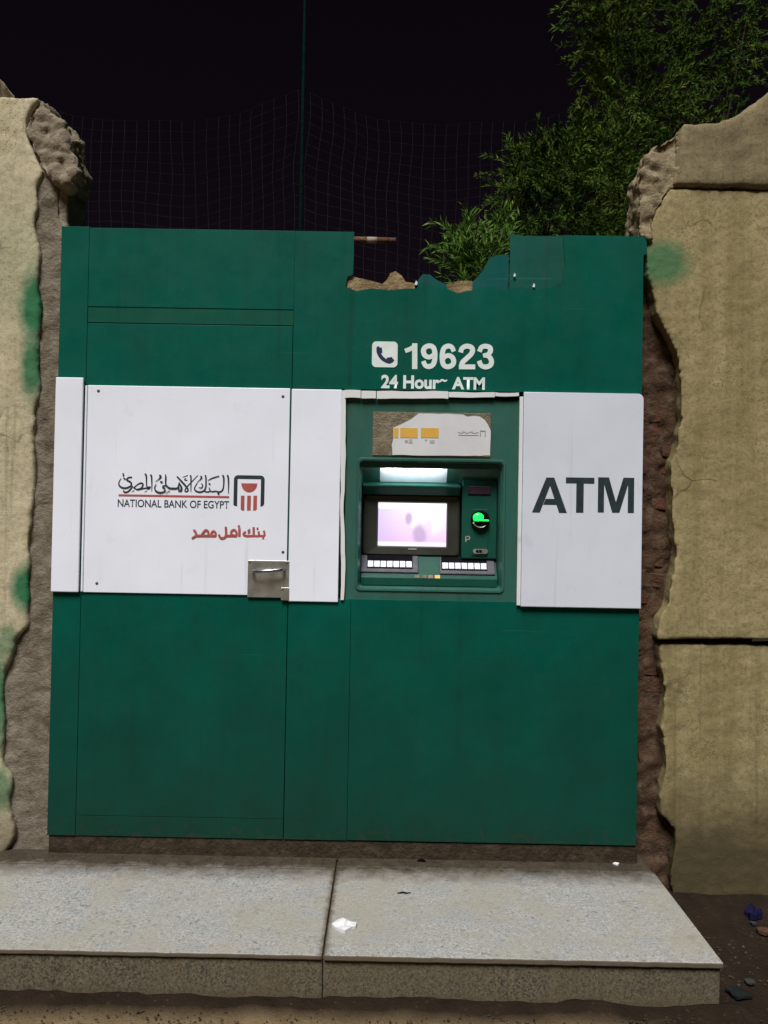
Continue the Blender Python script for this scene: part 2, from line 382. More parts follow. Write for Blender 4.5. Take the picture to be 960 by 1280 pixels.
# ------------------------------------------------------------------ the broken boundary walls
def gw(px, py, Y=3.31):
    p = at(px, py, Y); return (p.x, p.z)
def spt(px, py, rx, rz, st):
    a = gw(px, py); return (a[0], a[1], rx/290, rz/290, st)
M_PL = m_plaster('plaster_left', (0.52, 0.46, 0.325), (0.44, 0.38, 0.25), (0.37, 0.32, 0.185),
                 [spt(46, 385, 26, 62, 0.95), spt(44, 460, 22, 60, 0.9), spt(36, 735, 28, 42, 0.95), spt(12, 800, 22, 30, 0.6),
                  spt(-2, 880, 22, 90, 0.85), spt(4, 985, 22, 40, 0.7), spt(20, 330, 70, 120, 0.18)], 0.45)
M_PR = m_plaster('plaster_right', (0.315, 0.258, 0.135), (0.235, 0.19, 0.092), (0.155, 0.125, 0.05),
                 [spt(826, 331, 46, 40, 0.75)], 0.62)  # darker than the left wall: light falloff put into the plaster colour
M_COPING = m_plaster('plaster_coping', (0.24, 0.195, 0.112), (0.17, 0.136, 0.074), (0.115, 0.09, 0.048), [], 0.1)
M_RUBBLE = m_core('rubble_mortar', (0.27, 0.225, 0.165), (0.19, 0.155, 0.11), (0.34, 0.29, 0.21))
M_RUBBLE_R = m_core('rubble_pale', (0.30, 0.24, 0.15), (0.21, 0.165, 0.10), (0.36, 0.30, 0.2))
M_CORE_L = m_core('mortar_grey', (0.22, 0.19, 0.145), (0.13, 0.105, 0.075), (0.26, 0.225, 0.17))
M_CORE_R = m_core('mortar_brown', (0.085, 0.05, 0.03), (0.05, 0.03, 0.02), (0.12, 0.085, 0.055))
M_BRICK = m_core('fired_brick', (0.115, 0.052, 0.032), (0.07, 0.038, 0.025), (0.10, 0.075, 0.052), 14)

def brick_mesh(name, L, D, H, seed):
    bm = bmesh.new(); bmesh.ops.create_cube(bm, size=1.0)
    bmesh.ops.subdivide_edges(bm, edges=bm.edges[:], cuts=1, use_grid_fill=True)
    for v in bm.verts:
        v.co = Vector((v.co.x*L, v.co.y*D, v.co.z*H)) * (0.93 if sum(abs(c) > 0.4 for c in v.co) == 3 else 1)
        v.co += noise.noise_vector(v.co*11 + Vector((seed, seed, 0)))*0.011
    me = bpy.data.meshes.new(name); bmesh.ops.recalc_face_normals(bm, faces=bm.faces); bm.to_mesh(me); bm.free()
    me.materials.append(M_BRICK)
    return me
BR = [brick_mesh('brick', 0.12, 0.1, 0.055, s*3.3) for s in range(6)]
def bricks(parent, xf, z0, z1, yy):
    z = z0; i = 0
    while z < z1:
        if random.random() < 0.82:
            for dx in ((0,) if random.random() < 0.6 else (-0.055, 0.065)):
                o = bpy.data.objects.new('brick', BR[random.randrange(6)]); link(o, parent)
                o.location = (xf(z) + dx + random.uniform(-0.02, 0.02), yy + random.uniform(0.012, 0.04), z)
                o.rotation_euler = (random.uniform(-.08, .08), random.uniform(-.05, .05), random.uniform(-.25, .25))
        z += 0.078 + random.uniform(-0.006, 0.008); i += 1

# left wall ------------------------------------------------------
lw = thing('broken_wall', 'yellowish plastered wall left of the kiosk, grey broken end, green spray marks', 'wall', (-2.2, 3.4, 0), 'broken walls beside the kiosk')
edge = [(52, 124), (38, 139), (34, 168), (42, 193), (53, 215), (46, 236), (48, 262), (44, 287), (49, 315), (50, 348), (51, 400), (49, 440), (48, 495), (43, 541),
        (43, 591), (41, 652), (38, 729), (38, 781), (20, 802), (9, 837), (6, 897), (4, 948), (17, 970), (15, 1004), (19, 1047), (4, 1075), (0, 1110)]
el = [gw(*p) for p in edge]
el[-1] = (el[-1][0], -0.12)
pts = rag(el, 0.014, 0.015, 3.1, False) + [(-3.4, -0.12), (-3.4, el[0][1] + 0.03)]
rough_solid('plaster', pts, 3.29, 3.47, 0.011, [(3, 0.006), (16, 0.003), (70, 0.0025)], M_PL, lw, 1.0)
# the grey inside of the broken end, set back from the plaster
core = [(70, 140), (84, 200), (84, 279), (92, 300), (92, 1100)]
ec = [gw(p[0], p[1], 3.40) for p in core]; ec[-1] = (ec[-1][0], -0.12)
pts = rag(ec, 0.04, 0.02, 7.7, False) + [(-1.9, -0.12), (-1.9, ec[0][1])]
rough_solid('core', pts, 3.315, 3.62, 0.014, [(5, 0.008), (20, 0.006), (60, 0.004)], M_CORE_L, lw, 4.0, [(13, 0.010)])
lump = [(40, 141), (56, 131), (66, 140), (84, 157), (91, 174), (97, 200), (95, 226), (86, 236), (76, 232), (62, 224), (52, 214), (43, 193), (37, 168)]
rough_solid('broken_concrete', rag([gw(p[0], p[1], 3.3) for p in lump], 0.03, 0.014, 2.2), 3.27, 3.48, 0.0095, [(6, 0.016), (22, 0.010), (60, 0.005)], M_RUBBLE, lw, 9.0, [(9, 0.050), (24, 0.018)])
lump2 = [(52, 214), (84, 228), (86, 250), (84, 285), (78, 330), (52, 335), (46, 290), (49, 255)]
rough_solid('broken_concrete', rag([gw(p[0], p[1], 3.34) for p in lump2], 0.03, 0.014, 5.2), 3.325, 3.5, 0.013, [(9, 0.008), (26, 0.006)], M_RUBBLE, lw, 19.0, [(14, 0.012)])
a = at(88, 178, 3.3); b = at(97, 176, 3.27); c = at(100, 178, 3.25)
tube('tie_wire', [a, b, c], [0.006, 0.006, 0.004], M_RUBBLE, lw, 6)
pts_ = [at(92 + 5*math.cos(t), 204 + 9*math.sin(t), 3.28) for t in [math.pi*1.5 + math.pi*i/8 for i in range(9)]]
tube('tie_wire', pts_, 0.004, M_RUBBLE, lw, 6)
cap = [(-40, 130), (-40, 100), (-6, 97), (4, 104), (8, 116), (8, 130)]
rough_solid('coping', [gw(p[0], p[1], 3.42) for p in cap], 3.34, 3.52, 0.014, [(8, 0.012), (30, 0.006)], M_PL, lw, 3.0)
bricks(lw, lambda z: gw(76, 600)[0] - 0.01, 0.2, 2.75, 3.40)

# right wall -----------------------------------------------------
rw = thing('broken_wall', 'stained ochre precast panel wall right of the kiosk, reddish brick showing at its broken edge', 'wall', (1.9, 3.4, 0), 'broken walls beside the kiosk')
up = [(836, 238), (822, 262), (806, 291), (808, 350), (815, 362), (819, 390), (831, 413), (844, 436), (853, 464), (854, 491), (852, 526), (844, 561), (839, 577), (840, 620),
      (843, 643), (841, 675), (843, 710), (837, 753), (827, 772), (819, 798)]
eu = [gw(*p) for p in up]; zg = eu[-1][1]
pts = rag(eu, 0.014, 0.015, 11.0, False) + [(3.3, zg + 0.035), (3.3, eu[0][1])]
rough_solid('upper_panel', pts, 3.285, 3.46, 0.011, [(3, 0.006), (16, 0.003), (70, 0.0025)], M_PR, rw, 21.0)
lo = [(826, 806), (827, 835), (834, 858), (825, 913), (835, 960), (825, 995), (827, 1020), (844, 1034), (846, 1050), (842, 1069), (838, 1110)]
elo = [gw(*p) for p in lo]; elo[-1] = (elo[-1][0], -0.12)
pts = rag(elo, 0.014, 0.015, 15.0, False) + [(3.3, -0.12), (3.3, elo[0][1] + 0.012)]
rough_solid('lower_panel', pts, 3.31, 3.46, 0.012, [(3, 0.006), (16, 0.003), (70, 0.0025)], M_PR, rw, 31.0)
cop = [(851, 159), (895, 161), (925, 142), (962, 117), (1040, 70), (1300, 70), (1300, 236), (838, 236), (840, 200)]
ecp = [gw(*p) for p in cop]
pts = rag(ecp[:5], 0.03, 0.008, 17.0, False) + [(3.3, ecp[4][1]), (3.3, ecp[7][1] - 0.005)] + rag(ecp[7:] + ecp[:1], 0.03, 0.012, 18, False)[:-1]
rough_solid('coping', pts, 3.265, 3.48, 0.016, [(3, 0.007), (16, 0.006), (45, 0.003)], M_COPING, rw, 41.0)
lump = [(853, 162), (832, 172), (815, 183), (806, 200), (800, 214), (797, 240), (794, 264), (797, 296), (812, 300), (822, 268), (838, 240), (854, 225), (850, 190)]
rough_solid('broken_concrete', rag([gw(p[0], p[1], 3.29) for p in lump], 0.03, 0.012, 22.0), 3.275, 3.48, 0.0095, [(6, 0.012), (22, 0.008), (60, 0.005)], M_RUBBLE_R, rw, 51.0, [(10, 0.036), (26, 0.015)])
core = [(815, 260), (800, 300), (790, 340), (788, 1110)]
ec = [gw(p[0], p[1], 3.42) for p in core]; ec[-1] = (ec[-1][0], -0.12)
pts = rag(ec, 0.04, 0.02, 27.7, False) + [(1.6, -0.12), (1.6, ec[0][1])]
rough_solid('core', pts, 3.37, 3.62, 0.014, [(6, 0.016), (20, 0.012), (60, 0.006)], M_CORE_R, rw, 14.0, [(14, 0.022)])
bricks(rw, lambda z: 1.155, 0.18, 2.45, 3.405)

# ------------------------------------------------------------------ granite step
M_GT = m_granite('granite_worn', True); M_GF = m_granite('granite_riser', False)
M_BED = m_core('mortar_bed', (0.11, 0.08, 0.05), (0.07, 0.05, 0.03), (0.15, 0.12, 0.08))
ZS = 0.158; YF = 2.55
st = thing('granite_step', 'low speckled granite step in front of the kiosk', 'step', (-0.22, 2.9, 0))
SXL, SXR = -1.66, 1.128
seam = -0.187
box('mortar_bed', SXL + 0.03, SXR - 0.03, YF + 0.035, 3.52, -0.05, ZS - 0.018, M_BED, st, 0.004)
ybk = 3.185
def slab(name, x0, x1, y0, y1, z0, z1, m, tilt=0.0, seed=0):
    bm = bmesh.new(); add_box(bm, x0, x1, y0, y1, z0, z1, 0.004, 2)
    bmesh.ops.subdivide_edges(bm, edges=[e for e in bm.edges if e.calc_length() > 0.3 and abs(e.verts[0].co.x - e.verts[1].co.x) > 0.3], cuts=90, use_grid_fill=True)
    for v in bm.verts:
        q = v.co*Vector((26, 9, 9)) if False else Vector((v.co.x*26, v.co.y*9, v.co.z*9))
        if v.co.y < y0 + 0.02: v.co.y += 0.0022*noise.fractal(q, 1, 2, 3) + max(0, noise.noise(q*0.45 + Vector((4, 0, 0))) - 0.45)*0.03; v.co.z -= max(0, noise.noise(q*0.45 + Vector((4, 0, 0))) - 0.45)*0.012
    return bm_obj(name, bm, m, st)
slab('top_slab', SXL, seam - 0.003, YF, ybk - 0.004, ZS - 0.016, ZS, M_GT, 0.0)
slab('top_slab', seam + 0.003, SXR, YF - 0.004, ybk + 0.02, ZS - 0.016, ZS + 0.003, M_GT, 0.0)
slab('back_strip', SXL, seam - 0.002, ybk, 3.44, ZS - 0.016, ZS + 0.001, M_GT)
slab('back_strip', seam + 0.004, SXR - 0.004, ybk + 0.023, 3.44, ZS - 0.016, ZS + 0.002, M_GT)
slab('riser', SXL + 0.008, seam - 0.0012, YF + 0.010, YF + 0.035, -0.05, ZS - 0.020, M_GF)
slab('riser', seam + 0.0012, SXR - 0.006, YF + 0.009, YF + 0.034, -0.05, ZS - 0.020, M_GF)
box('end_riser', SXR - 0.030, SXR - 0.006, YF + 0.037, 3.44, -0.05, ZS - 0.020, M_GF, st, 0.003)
box('joint_mortar', SXL + 0.01, SXR - 0.01, YF + 0.014, YF + 0.03, ZS - 0.0205, ZS - 0.0155, M_BED, st, 0.0)

# ------------------------------------------------------------------ the kiosk
M_G = m_green('green_sheet', (0.0, 0.082, 0.057))
M_GD = m_green('green_dusty', (0.001, 0.078, 0.050), 0.1)
M_TEAL = m_green('teal_sheet', (0.003, 0.082, 0.080), 0.14, 0.3, False)
M_SCUFF = m_green('teal_scuffed', (0.002, 0.086, 0.070), 0.16, 0.35, False)
M_W = m_white('white_panel'); M_W2 = m_white('white_panel_dimmed', (0.60, 0.635, 0.71), 0.3); M_WC = m_white('white_cracked', (0.66, 0.67, 0.68), 0.7)  # right cover's white is dimmed: sideways light falloff put into its colour
M_STEEL = m_plain('brushed_steel', (0.52, 0.53, 0.5), 0.36, 0.85, 0.35, 22)
M_DARKM = m_plain('dark_metal', (0.03, 0.025, 0.03), 0.3, 0.5)
M_SCREW = m_plain('screw_metal', (0.10, 0.095, 0.09), 0.5, 0.4)
M_BOARD = m_core('torn_board', (0.30, 0.22, 0.12), (0.17, 0.115, 0.06), (0.36, 0.29, 0.18), 18)
M_RUST = m_core('rusty_tube', (0.16, 0.085, 0.055), (0.10, 0.055, 0.04), (0.2, 0.13, 0.09), 25)
M_BASE = m_core('base_concrete', (0.055, 0.040, 0.026), (0.035, 0.026, 0.017), (0.08, 0.06, 0.042))
M_INK = m_plain('dark_vinyl', (0.018, 0.032, 0.037), 0.5, 0, 0.3, 40)
M_NAVY = m_plain('navy_vinyl', (0.012, 0.018, 0.06), 0.45, 0, 0.2, 40)
M_RED = m_plain('red_vinyl', (0.40, 0.085, 0.07), 0.5, 0, 0.2, 40)
M_LW = m_plain('white_vinyl', (0.66, 0.73, 0.71), 0.5, 0, 0.12, 20)
M_GLUE = m_plain('pale_film', (0.7, 0.75, 0.78), 0.25)

KX0, KX1, KZ0, KZ1 = -1.421, 1.088, 0.235, 2.836
kio = thing('atm_kiosk', 'green and white steel bank machine kiosk with a torn top edge', 'kiosk', (-0.166, 3.6, ZS))
SD = -0.0003
X = lambda px, py=640: k2(px, py)[0]
Z = lambda py, px=440: k2(px, py)[1]
# carcass: closed box behind the sheets, its roof below the torn gap
ROOFZ = Z(385, 540)
box('carcass', KX0 + 0.02, KX1 - 0.02, YK + 0.24, YK + 1.3, KZ0, ROOFZ, M_GD, kio, 0.004)
for (xa, xb) in ((KX0 + 0.004, X(430, 600) - 0.012), (X(655, 600) + 0.002, KX1 - 0.012)):
    box('side_frame', xa, xb, YK + 0.028, YK + 0.238, KZ0 + 0.002, ROOFZ, M_GD, kio, 0.003)
box('roof_frame', X(430, 600) - 0.010, X(655, 600), YK + 0.030, YK + 0.238, Z(480, 540), ROOFZ, M_GD, kio, 0.003)
box('sill_frame', X(430, 600) - 0.010, X(655, 600), YK + 0.030, YK + 0.238, KZ0 + 0.002, Z(770, 540), M_GD, kio, 0.003)
box('base', KX0 + 0.01, KX1 - 0.01, YK + 0.022, YK + 1.3, ZS - 0.02, KZ0 - 0.002, M_BASE, kio, 0.003)
box('base_skirt', KX0 + 0.004, KX1 - 0.004, YK + 0.006, YK + 0.0215, ZS - 0.01, KZ0 - 0.004, M_BASE, kio, 0.003)

xp = -1.301; xd = -0.416            # joints: corner post | door | fixed front
zl0, zl1 = Z(385, 240), Z(405, 240)
box('corner_post', KX0, xp - 0.0005, YK - 0.001, YK + 0.028, KZ0, KZ1, M_G, kio, 0.0012)
box('header_panel', xp + 0.0004, xd - 0.0006, YK, YK + 0.022, zl0, KZ1 - 0.004, M_G, kio, 0.001)
box('header_rail', xp + 0.0004, xd - 0.001, YK + 0.0025, YK + 0.026, zl1 + 0.001, zl0 - 0.0005, M_GD, kio, 0.001)
dz0 = Z(1022, 230)
door = box('door', xp + 0.0004, xd - 0.0028, YK + 0.0005, YK + 0.027, dz0 + 0.0015, zl1 - 0.003, M_G, kio, 0.0015)
box('threshold', xp + 0.0004, xd - 0.003, YK + 0.001, YK + 0.026, KZ0, dz0, M_G, kio, 0.001)
# fixed front, upper sheet with the torn notch
zt, zw = KZ1 - 0.004, Z(488, 540)
torn = [(443, 291), (442, 320), (441, 344), (434, 346), (432, 358), (446, 364), (466, 361), (487, 363), (506, 361), (520, 360), (532, 356), (548, 358), (558, 360), (572, 366), (588, 363), (598, 360), (612, 357), (630, 362), (648, 358), (668, 363), (690, 360), (702, 352), (706, 330), (704, 292)]
tp = [k2(*p) for p in torn]; tp[0] = (tp[0][0], zt); tp[-1] = (tp[-1][0], zt)
tpr = rag(tp, 0.012, 0.004, 4.0, False)
xr = KX1 - 0.01
outl = [(xd, zt)] + tpr + [(KX1 + 0.004, zt), (KX1 + 0.004, zt - 0.075), (xr, zt - 0.08), (xr, zw), (xd, zw)]
prism('upper_panel', outl, YK, YK + 0.010, M_G, kio)
# layers behind the torn skin
bd = [(425, 372), (425, 346), (441, 345), (462, 349), (478, 353), (484, 348), (488, 340), (495, 338), (502, 343), (508, 351), (518, 353), (520, 372)]
prism('torn_board', rag([k2(*p) for p in bd], 0.01, 0.004, 6.0), YK + 0.012, YK + 0.020, M_BOARD, kio)
bd = [(550, 374), (550, 356), (558, 354), (572, 351), (590, 351), (600, 356), (606, 374)]
prism('torn_board', rag([k2(*p) for p in bd], 0.01, 0.004, 8.0), YK + 0.0125, YK + 0.0205, M_BOARD, kio)
cl = [(519, 370), (519, 356), (523, 349), (529, 342), (538, 343), (547, 350), (558, 355), (562, 370)]
prism('peeled_sheet', rag([k2(*p) for p in cl], 0.012, 0.002, 9.0), YK + 0.0045, YK + 0.0115, M_TEAL, kio)
cl = [(590, 374), (591, 351), (600, 342), (607, 333), (612, 322), (622, 318), (636, 317), (636, 374)]
prism('peeled_sheet', rag([k2(*p) for p in cl], 0.012, 0.002, 10.0), YK + 0.0105, YK + 0.0125, M_TEAL, kio)
a = k2(637, 374); b = k2(712, 293)
prism('peeled_sheet', rag([(a[0], a[1]), (b[0], a[1]), (b[0], zt - 0.001), (a[0] + 0.06, zt - 0.004), (a[0], zt + 0.002)], 0.012, 0.003, 12), YK + 0.0065, YK + 0.0115, M_SCUFF, kio)
for (px, py, s) in ((520, 354, 4), (643, 344, 3.2), (667, 357, 3.6)):
    q = [(px, py-s*0.8), (px+s*0.5, py-s*0.1), (px+s*0.25, py+s*0.7), (px-s*0.5, py+s*0.5)]
    prism('film_shred', [k2(*p) for p in q], YK - 0.004, YK - 0.001 + 0.002*random.random(), M_GLUE, kio)
a = at(430, 299, YK + 0.05); b = at(495, 301, YK + 0.05)
tb = tube('top_tube', [a, b], 0.0165, M_RUST, kio, 4)
a = at(459, 299.9, YK + 0.05); b = at(471, 300.3, YK + 0.05)
tube('paint_mark', [a, b], 0.0172, m_plain('old_paint', (0.34, 0.3, 0.25), 0.7), tb, 4)
# lower fixed sheets
xs_ = X(437, 850)
box('lower_panel', xd, xs_ - 0.0002, YK, YK + 0.02, KZ0, Z(748, 400), M_G, kio, 0.002)
box('lower_panel', xs_ + 0.0006, xr, YK - 0.0006, YK + 0.02, KZ0 + 0.002, Z(752, 640), M_G, kio, 0.002)
# white bands
zb1, zb0 = 2.170, 1.268
box('white_corner_cover', KX0 - 0.002, xp - 0.004, YK - 0.020, YK - 0.005, zb0, zb1 + 0.012, M_W, kio, 0.004, 3)
wp = box('white_panel', xp + 0.012, xd - 0.008, YK - 0.008, YK + 0.0005, zb0 + 0.0, zb1 - 0.018, M_W, door, 0.002)
box('edge_bead', xp + 0.002, xp + 0.011, YK - 0.012, YK + 0.0005, zb0 + 0.002, zb1 - 0.02, M_W, door, 0.003, 3)
box('white_cover', xd - 0.001, X(425, 620), YK - 0.011, YK - 0.0005, Z(752, 395), Z(487, 395), M_W, kio, 0.003, 3)
xw0, xw1 = X(652, 625), X(800, 625) + 0.003
zr0, zr1 = Z(759, 725), Z(492, 725)
prism('white_cover', [(xw0, zr0), (xw1, zr0)] + [(xw1 - 0.022 + 0.022*math.cos(RAD(t)), zr1 - 0.022 + 0.022*math.sin(RAD(t))) for t in range(0, 91, 15)] + [(xw0, zr1)], YK - 0.022, YK - 0.0015, M_W2, kio, 0.003)
box('white_flange', xw0 - 0.017, xw0 - 0.001, YK - 0.016, YK - 0.002, zr0 + 0.004, zr1 - 0.02, M_WC, kio, 0.002)
for (x0_, x1_, t0, t1) in ((431, 451, 488, 498), (451.8, 470, 489, 498.5), (471, 560, 489.5, 499), (560.5, 618, 490.5, 497), (618.5, 648, 491, 495.5)):
    q = [k2(x0_, t0), k2(x1_, t0 + 0.3), k2(x1_, t1), k2(x0_, t1)]
    prism('cracked_strip', rag(q, 0.02, 0.0035, x0_), YK - 0.013, YK - 0.002, M_WC, kio)
q = [k2(426, 488), k2(432, 488), k2(433, 560), k2(430, 640), k2(431.5, 700), k2(430, 750), k2(426, 750)]
prism('cracked_strip', rag(q, 0.03, 0.004, 3.9), YK - 0.010, YK - 0.002, M_WC, kio)
# screws on the door panel
for (px, py) in ((124, 489), (354, 496), (354, 690), (122, 729)):
    p = k2(px, py); disc_screw('screw', p[0], YK - 0.0075, p[1], 0.0065, M_SCREW, wp)
# lock plate and pull handle
hp = pbox('lock_plate', 310.5, 700, 361.5, 747, YK - 0.012, YK - 0.0055, M_STEEL, door, 0.0015)
pbox('bent_tab', 352, 734, 361.6, 750, YK - 0.0165, YK - 0.0125, M_STEEL, hp, 0.0015)
for (px, py) in ((313, 702.5), (359, 703.5), (354, 736)):
    p = k2(px, py); disc_screw('screw', p[0], YK - (0.0115 if py < 730 else 0.016), p[1], 0.0045, M_SCREW, hp)
h0 = k2(317.5, 714); h1 = k2(355.5, 711.5)
tube('handle', [(h0[0], YK - 0.008, h0[1]), (h0[0], YK - 0.03, h0[1]), (h0[0] + 0.004, YK - 0.041, h0[1]), (h0[0] + 0.014, YK - 0.046, h0[1] + 0.001),
                (h1[0] - 0.014, YK - 0.046, h1[1] - 0.001), (h1[0] - 0.004, YK - 0.041, h1[1]), (h1[0], YK - 0.03, h1[1]), (h1[0], YK - 0.008, h1[1])], 0.0068, m_plain('handle_chrome', (0.3, 0.29, 0.31), 0.18, 0.95), hp, 10)

# ------------------------------------------------------------------ writing
LAYER = [0]
def text_part(name, body, rect, y, m, parent, off=0.0, shear=0.0, space=1.0):
    cu = bpy.data.curves.new('tmp', 'FONT'); cu.body = body; cu.size = 1; cu.offset = off; cu.shear = shear; cu.space_character = space
    cu.resolution_u = 5
    o = bpy.data.objects.new('tmp', cu); COL.objects.link(o); bpy.context.view_layer.update()
    me = bpy.data.meshes.new_from_object(o.evaluated_get(bpy.context.evaluated_depsgraph_get()))
    bpy.data.objects.remove(o)
    xs = [v.co.x for v in me.vertices]; ys = [v.co.y for v in me.vertices]
    x0, x1, y0, y1 = min(xs), max(xs), min(ys), max(ys)
    for v in me.vertices:
        v.co = (rect[0] + (v.co.x-x0)/(x1-x0)*(rect[1]-rect[0]), y, rect[2] + (v.co.y-y0)/(y1-y0)*(rect[3]-rect[2]))
    me.name = name; me.materials.clear(); me.materials.append(m); me.update()
    return link(bpy.data.objects.new(name, me), parent)
def prect(px0, py0, px1, py1):
    a = k2(px0, (py0+py1)/2); b = k2(px1, (py0+py1)/2); c = k2((px0+px1)/2, py0); d = k2((px0+px1)/2, py1)
    return (a[0], b[0], d[1], c[1])
def catmull(P, sub=5):
    if len(P) < 3: return P
    out = []
    for i in range(len(P)-1):
        p0, p1, p2, p3 = P[max(i-1, 0)], P[i], P[i+1], P[min(i+2, len(P)-1)]
        for s in range(sub):
            t = s/sub
            out.append(tuple(0.5*((2*b)+(c-a)*t+(2*a-5*b+4*c-d)*t*t+(-a+3*b-3*c+d)*t*t*t) for a, b, c, d in zip(p0, p1, p2, p3)))
    out.append(P[-1]); return out
def strokes(name, lst, conv, y, m, parent, wscale):
    """pen strokes (x, y, width) laid as thin vinyl, each a hair above the one before"""
    verts, faces = [], []
    for li, P in enumerate(lst):
        C = catmull(P); yy0 = y - 0.00016*li; base = len(verts)
        q = [Vector((*conv(p[0], p[1]), 0)) for p in C]
        for i, p in enumerate(q):
            t = q[min(i+1, len(q)-1)] - q[max(i-1, 0)]
            if t.length < 1e-9: t = Vector((1, 0, 0))
            t.normalize(); nn = Vector((-t.y, t.x, 0)) * C[i][2]*wscale*0.5
            ext = t * (C[i][2]*wscale*0.25) * (-1 if i == 0 else 1 if i == len(q)-1 else 0)
            yy = yy0 - 0.00012*i/len(q)
            for sgn in (1, -1):
                r = p + nn*sgn + ext; verts.append((r.x, yy, r.y))
        for i in range(len(q)-1):
            a = base + 2*i; faces.append((a, a+1, a+3, a+2))
    return mesh_obj(name, verts, faces, m, parent)
A1 = lambda x, y: k2(144 + x/10, 586 + y/10)
A2 = lambda x, y: k2(210 + x*0.13542, 586 + y*0.13542)
A3 = lambda x, y: k2(236 + x*0.10417, 650 + y*0.10417)
yl = YK - 0.0088
g1 = [[(452,78,24),(462,105,22),(466,200,16),(465,285,8)], [(384,66,22),(397,95,22),(400,180,16),(405,225,16),(432,245,20)],
      [(445,225,18),(432,238,40),(415,240,40),(405,236,20)], [(430,242,22),(380,244,18),(330,256,16),(285,262,18),(240,238,16)],
      [(240,240,14),(285,200,14),(330,180,20),(356,196,20),(335,240,18),(280,258,14)], [(228,218,16),(195,262,20),(160,290,20),(125,292,22),(112,272,14)],
      [(214,108,20),(175,110,16),(154,138,20),(186,158,22),(211,180,20),(200,215,18),(150,240,22),(95,236,22),(58,205,18),(58,165,12),(82,122,8)],
      [(108,60,18),(114,88,22)], [(112,112,10),(130,128,20),(138,126,10)], [(215,290,5),(245,272,10)], [(375,292,5),(405,274,10)],
      [(563,80,16),(575,98,30),(560,125,14),(512,160,6)], [(572,160,12),(586,166,28),(600,166,12)],
      [(636,70,8),(641,100,18),(640,190,18),(680,238,22),(740,246,22),(790,236,18),(808,172,14)], [(806,176,14),(836,235,26),(826,276,22),(800,268,18),(806,235,16)],
      [(655,210,16),(612,214,16),(604,232,18),(630,250,16),(622,284,18),(570,298,20),(522,280,20),(502,240,14),(520,190,8)], [(635,308,6),(688,276,12)]]
g2 = [[(90,74,14),(130,118,18),(172,165,18),(190,196,16),(178,212,14),(162,206,12),(172,178,12),(215,130,10),(280,62,7)],
      [(212,62,14),(217,90,14),(216,212,8)], [(170,88,8),(158,100,10),(172,108,9),(182,104,7)], [(140,78,4),(188,62,7)],
      [(553,62,16),(561,86,16),(563,160,12),(562,228,6)], [(511,62,16),(519,90,16),(517,160,13),(505,200,14),(478,214,14),(440,206,11),(420,212,10)],
      [(436,210,11),(400,208,11),(384,176,10)], [(392,206,11),(370,214,11),(340,206,11)], [(350,62,14),(355,90,14),(353,170,13),(330,206,13),(290,214,14),(258,200,13),(250,176,9),(276,128,6)],
      [(374,108,6),(415,86,10),(476,68,9)], [(312,136,7),(326,152,9),(314,176,9),(290,172,6)], [(306,68,10),(314,80,18),(304,98,9),(276,122,5)], [(382,136,12),(394,142,12)], [(464,226,14),(476,232,14)]]
strokes('arabic_lettering', g1, A1, yl, M_INK, wp, 0.1/293)
strokes('arabic_lettering', g2, A2, yl, M_INK, wp, 0.13542/293)
text_part('lettering', 'NATIONAL BANK OF EGYPT', prect(148, 625.2, 287, 634.8), yl, M_INK, wp, 0.012)
r = prect(149, 619, 287, 621.6); prism('red_rule', [(r[0], r[2]), (r[1], r[2]), (r[1], r[3]), (r[0], r[3])], yl, YK - 0.0078, M_RED, wp)
# emblem: dark bracket, red bowl, three red bars
ex0, ex1, ez0, ez1 = prect(292.6, 594.3, 331, 632.6); t_ = 0.0158
br_ = [(ex0, ez0 + 0.004), (ex0, ez1 - 0.018)] + [(ex0 + 0.018 - 0.018*math.cos(RAD(a_)), ez1 - 0.018 + 0.018*math.sin(RAD(a_))) for a_ in range(15, 90, 15)] + [(ex0 + 0.018, ez1)] + \
      [(ex1 - 0.018, ez1)] + [(ex1 - 0.018 + 0.018*math.sin(RAD(a_)), ez1 - 0.018 + 0.018*math.cos(RAD(a_))) for a_ in range(15, 90, 15)] + [(ex1, ez1 - 0.018), (ex1, ez0 + 0.010), (ex1 - 0.005, ez0 + 0.002), (ex1 - t_, ez0 - 0.002),
      (ex1 - t_, ez1 - t_), (ex0 + t_, ez1 - t_), (ex0 + t_, ez0 - 0.002), (ex0 + 0.006, ez0)]
prism('emblem_bracket', br_, yl, YK - 0.0078, M_INK, wp)
bx0, bx1, bz0, bz1 = prect(302, 604.3, 322, 615.6); bc = (bx0+bx1)/2; bh = (bx1-bx0)/2
prism('emblem_bowl', [(bc + bh*math.cos(RAD(a_)), bz1 - (bz1-bz0)*math.sin(RAD(a_))) for a_ in range(0, 181, 12)], yl, YK - 0.0078, M_RED, wp)
for i, (pa, pb) in enumerate(((301.4, 306), (309.3, 314), (317, 321.6))):
    rr = prect(pa, 619.6, pb, 638.2); c_ = 0.006
    o_ = [(rr[0], rr[3]), (rr[0], rr[2] + (c_ if i == 0 else 0)), (rr[0] + (c_ if i == 0 else 0.0005), rr[2]), (rr[1] - (c_ if i == 2 else 0.0005), rr[2]), (rr[1], rr[2] + (c_ if i == 2 else 0)), (rr[1], rr[3])]
    prism('emblem_bar', o_, yl, YK - 0.0078, M_RED, wp)
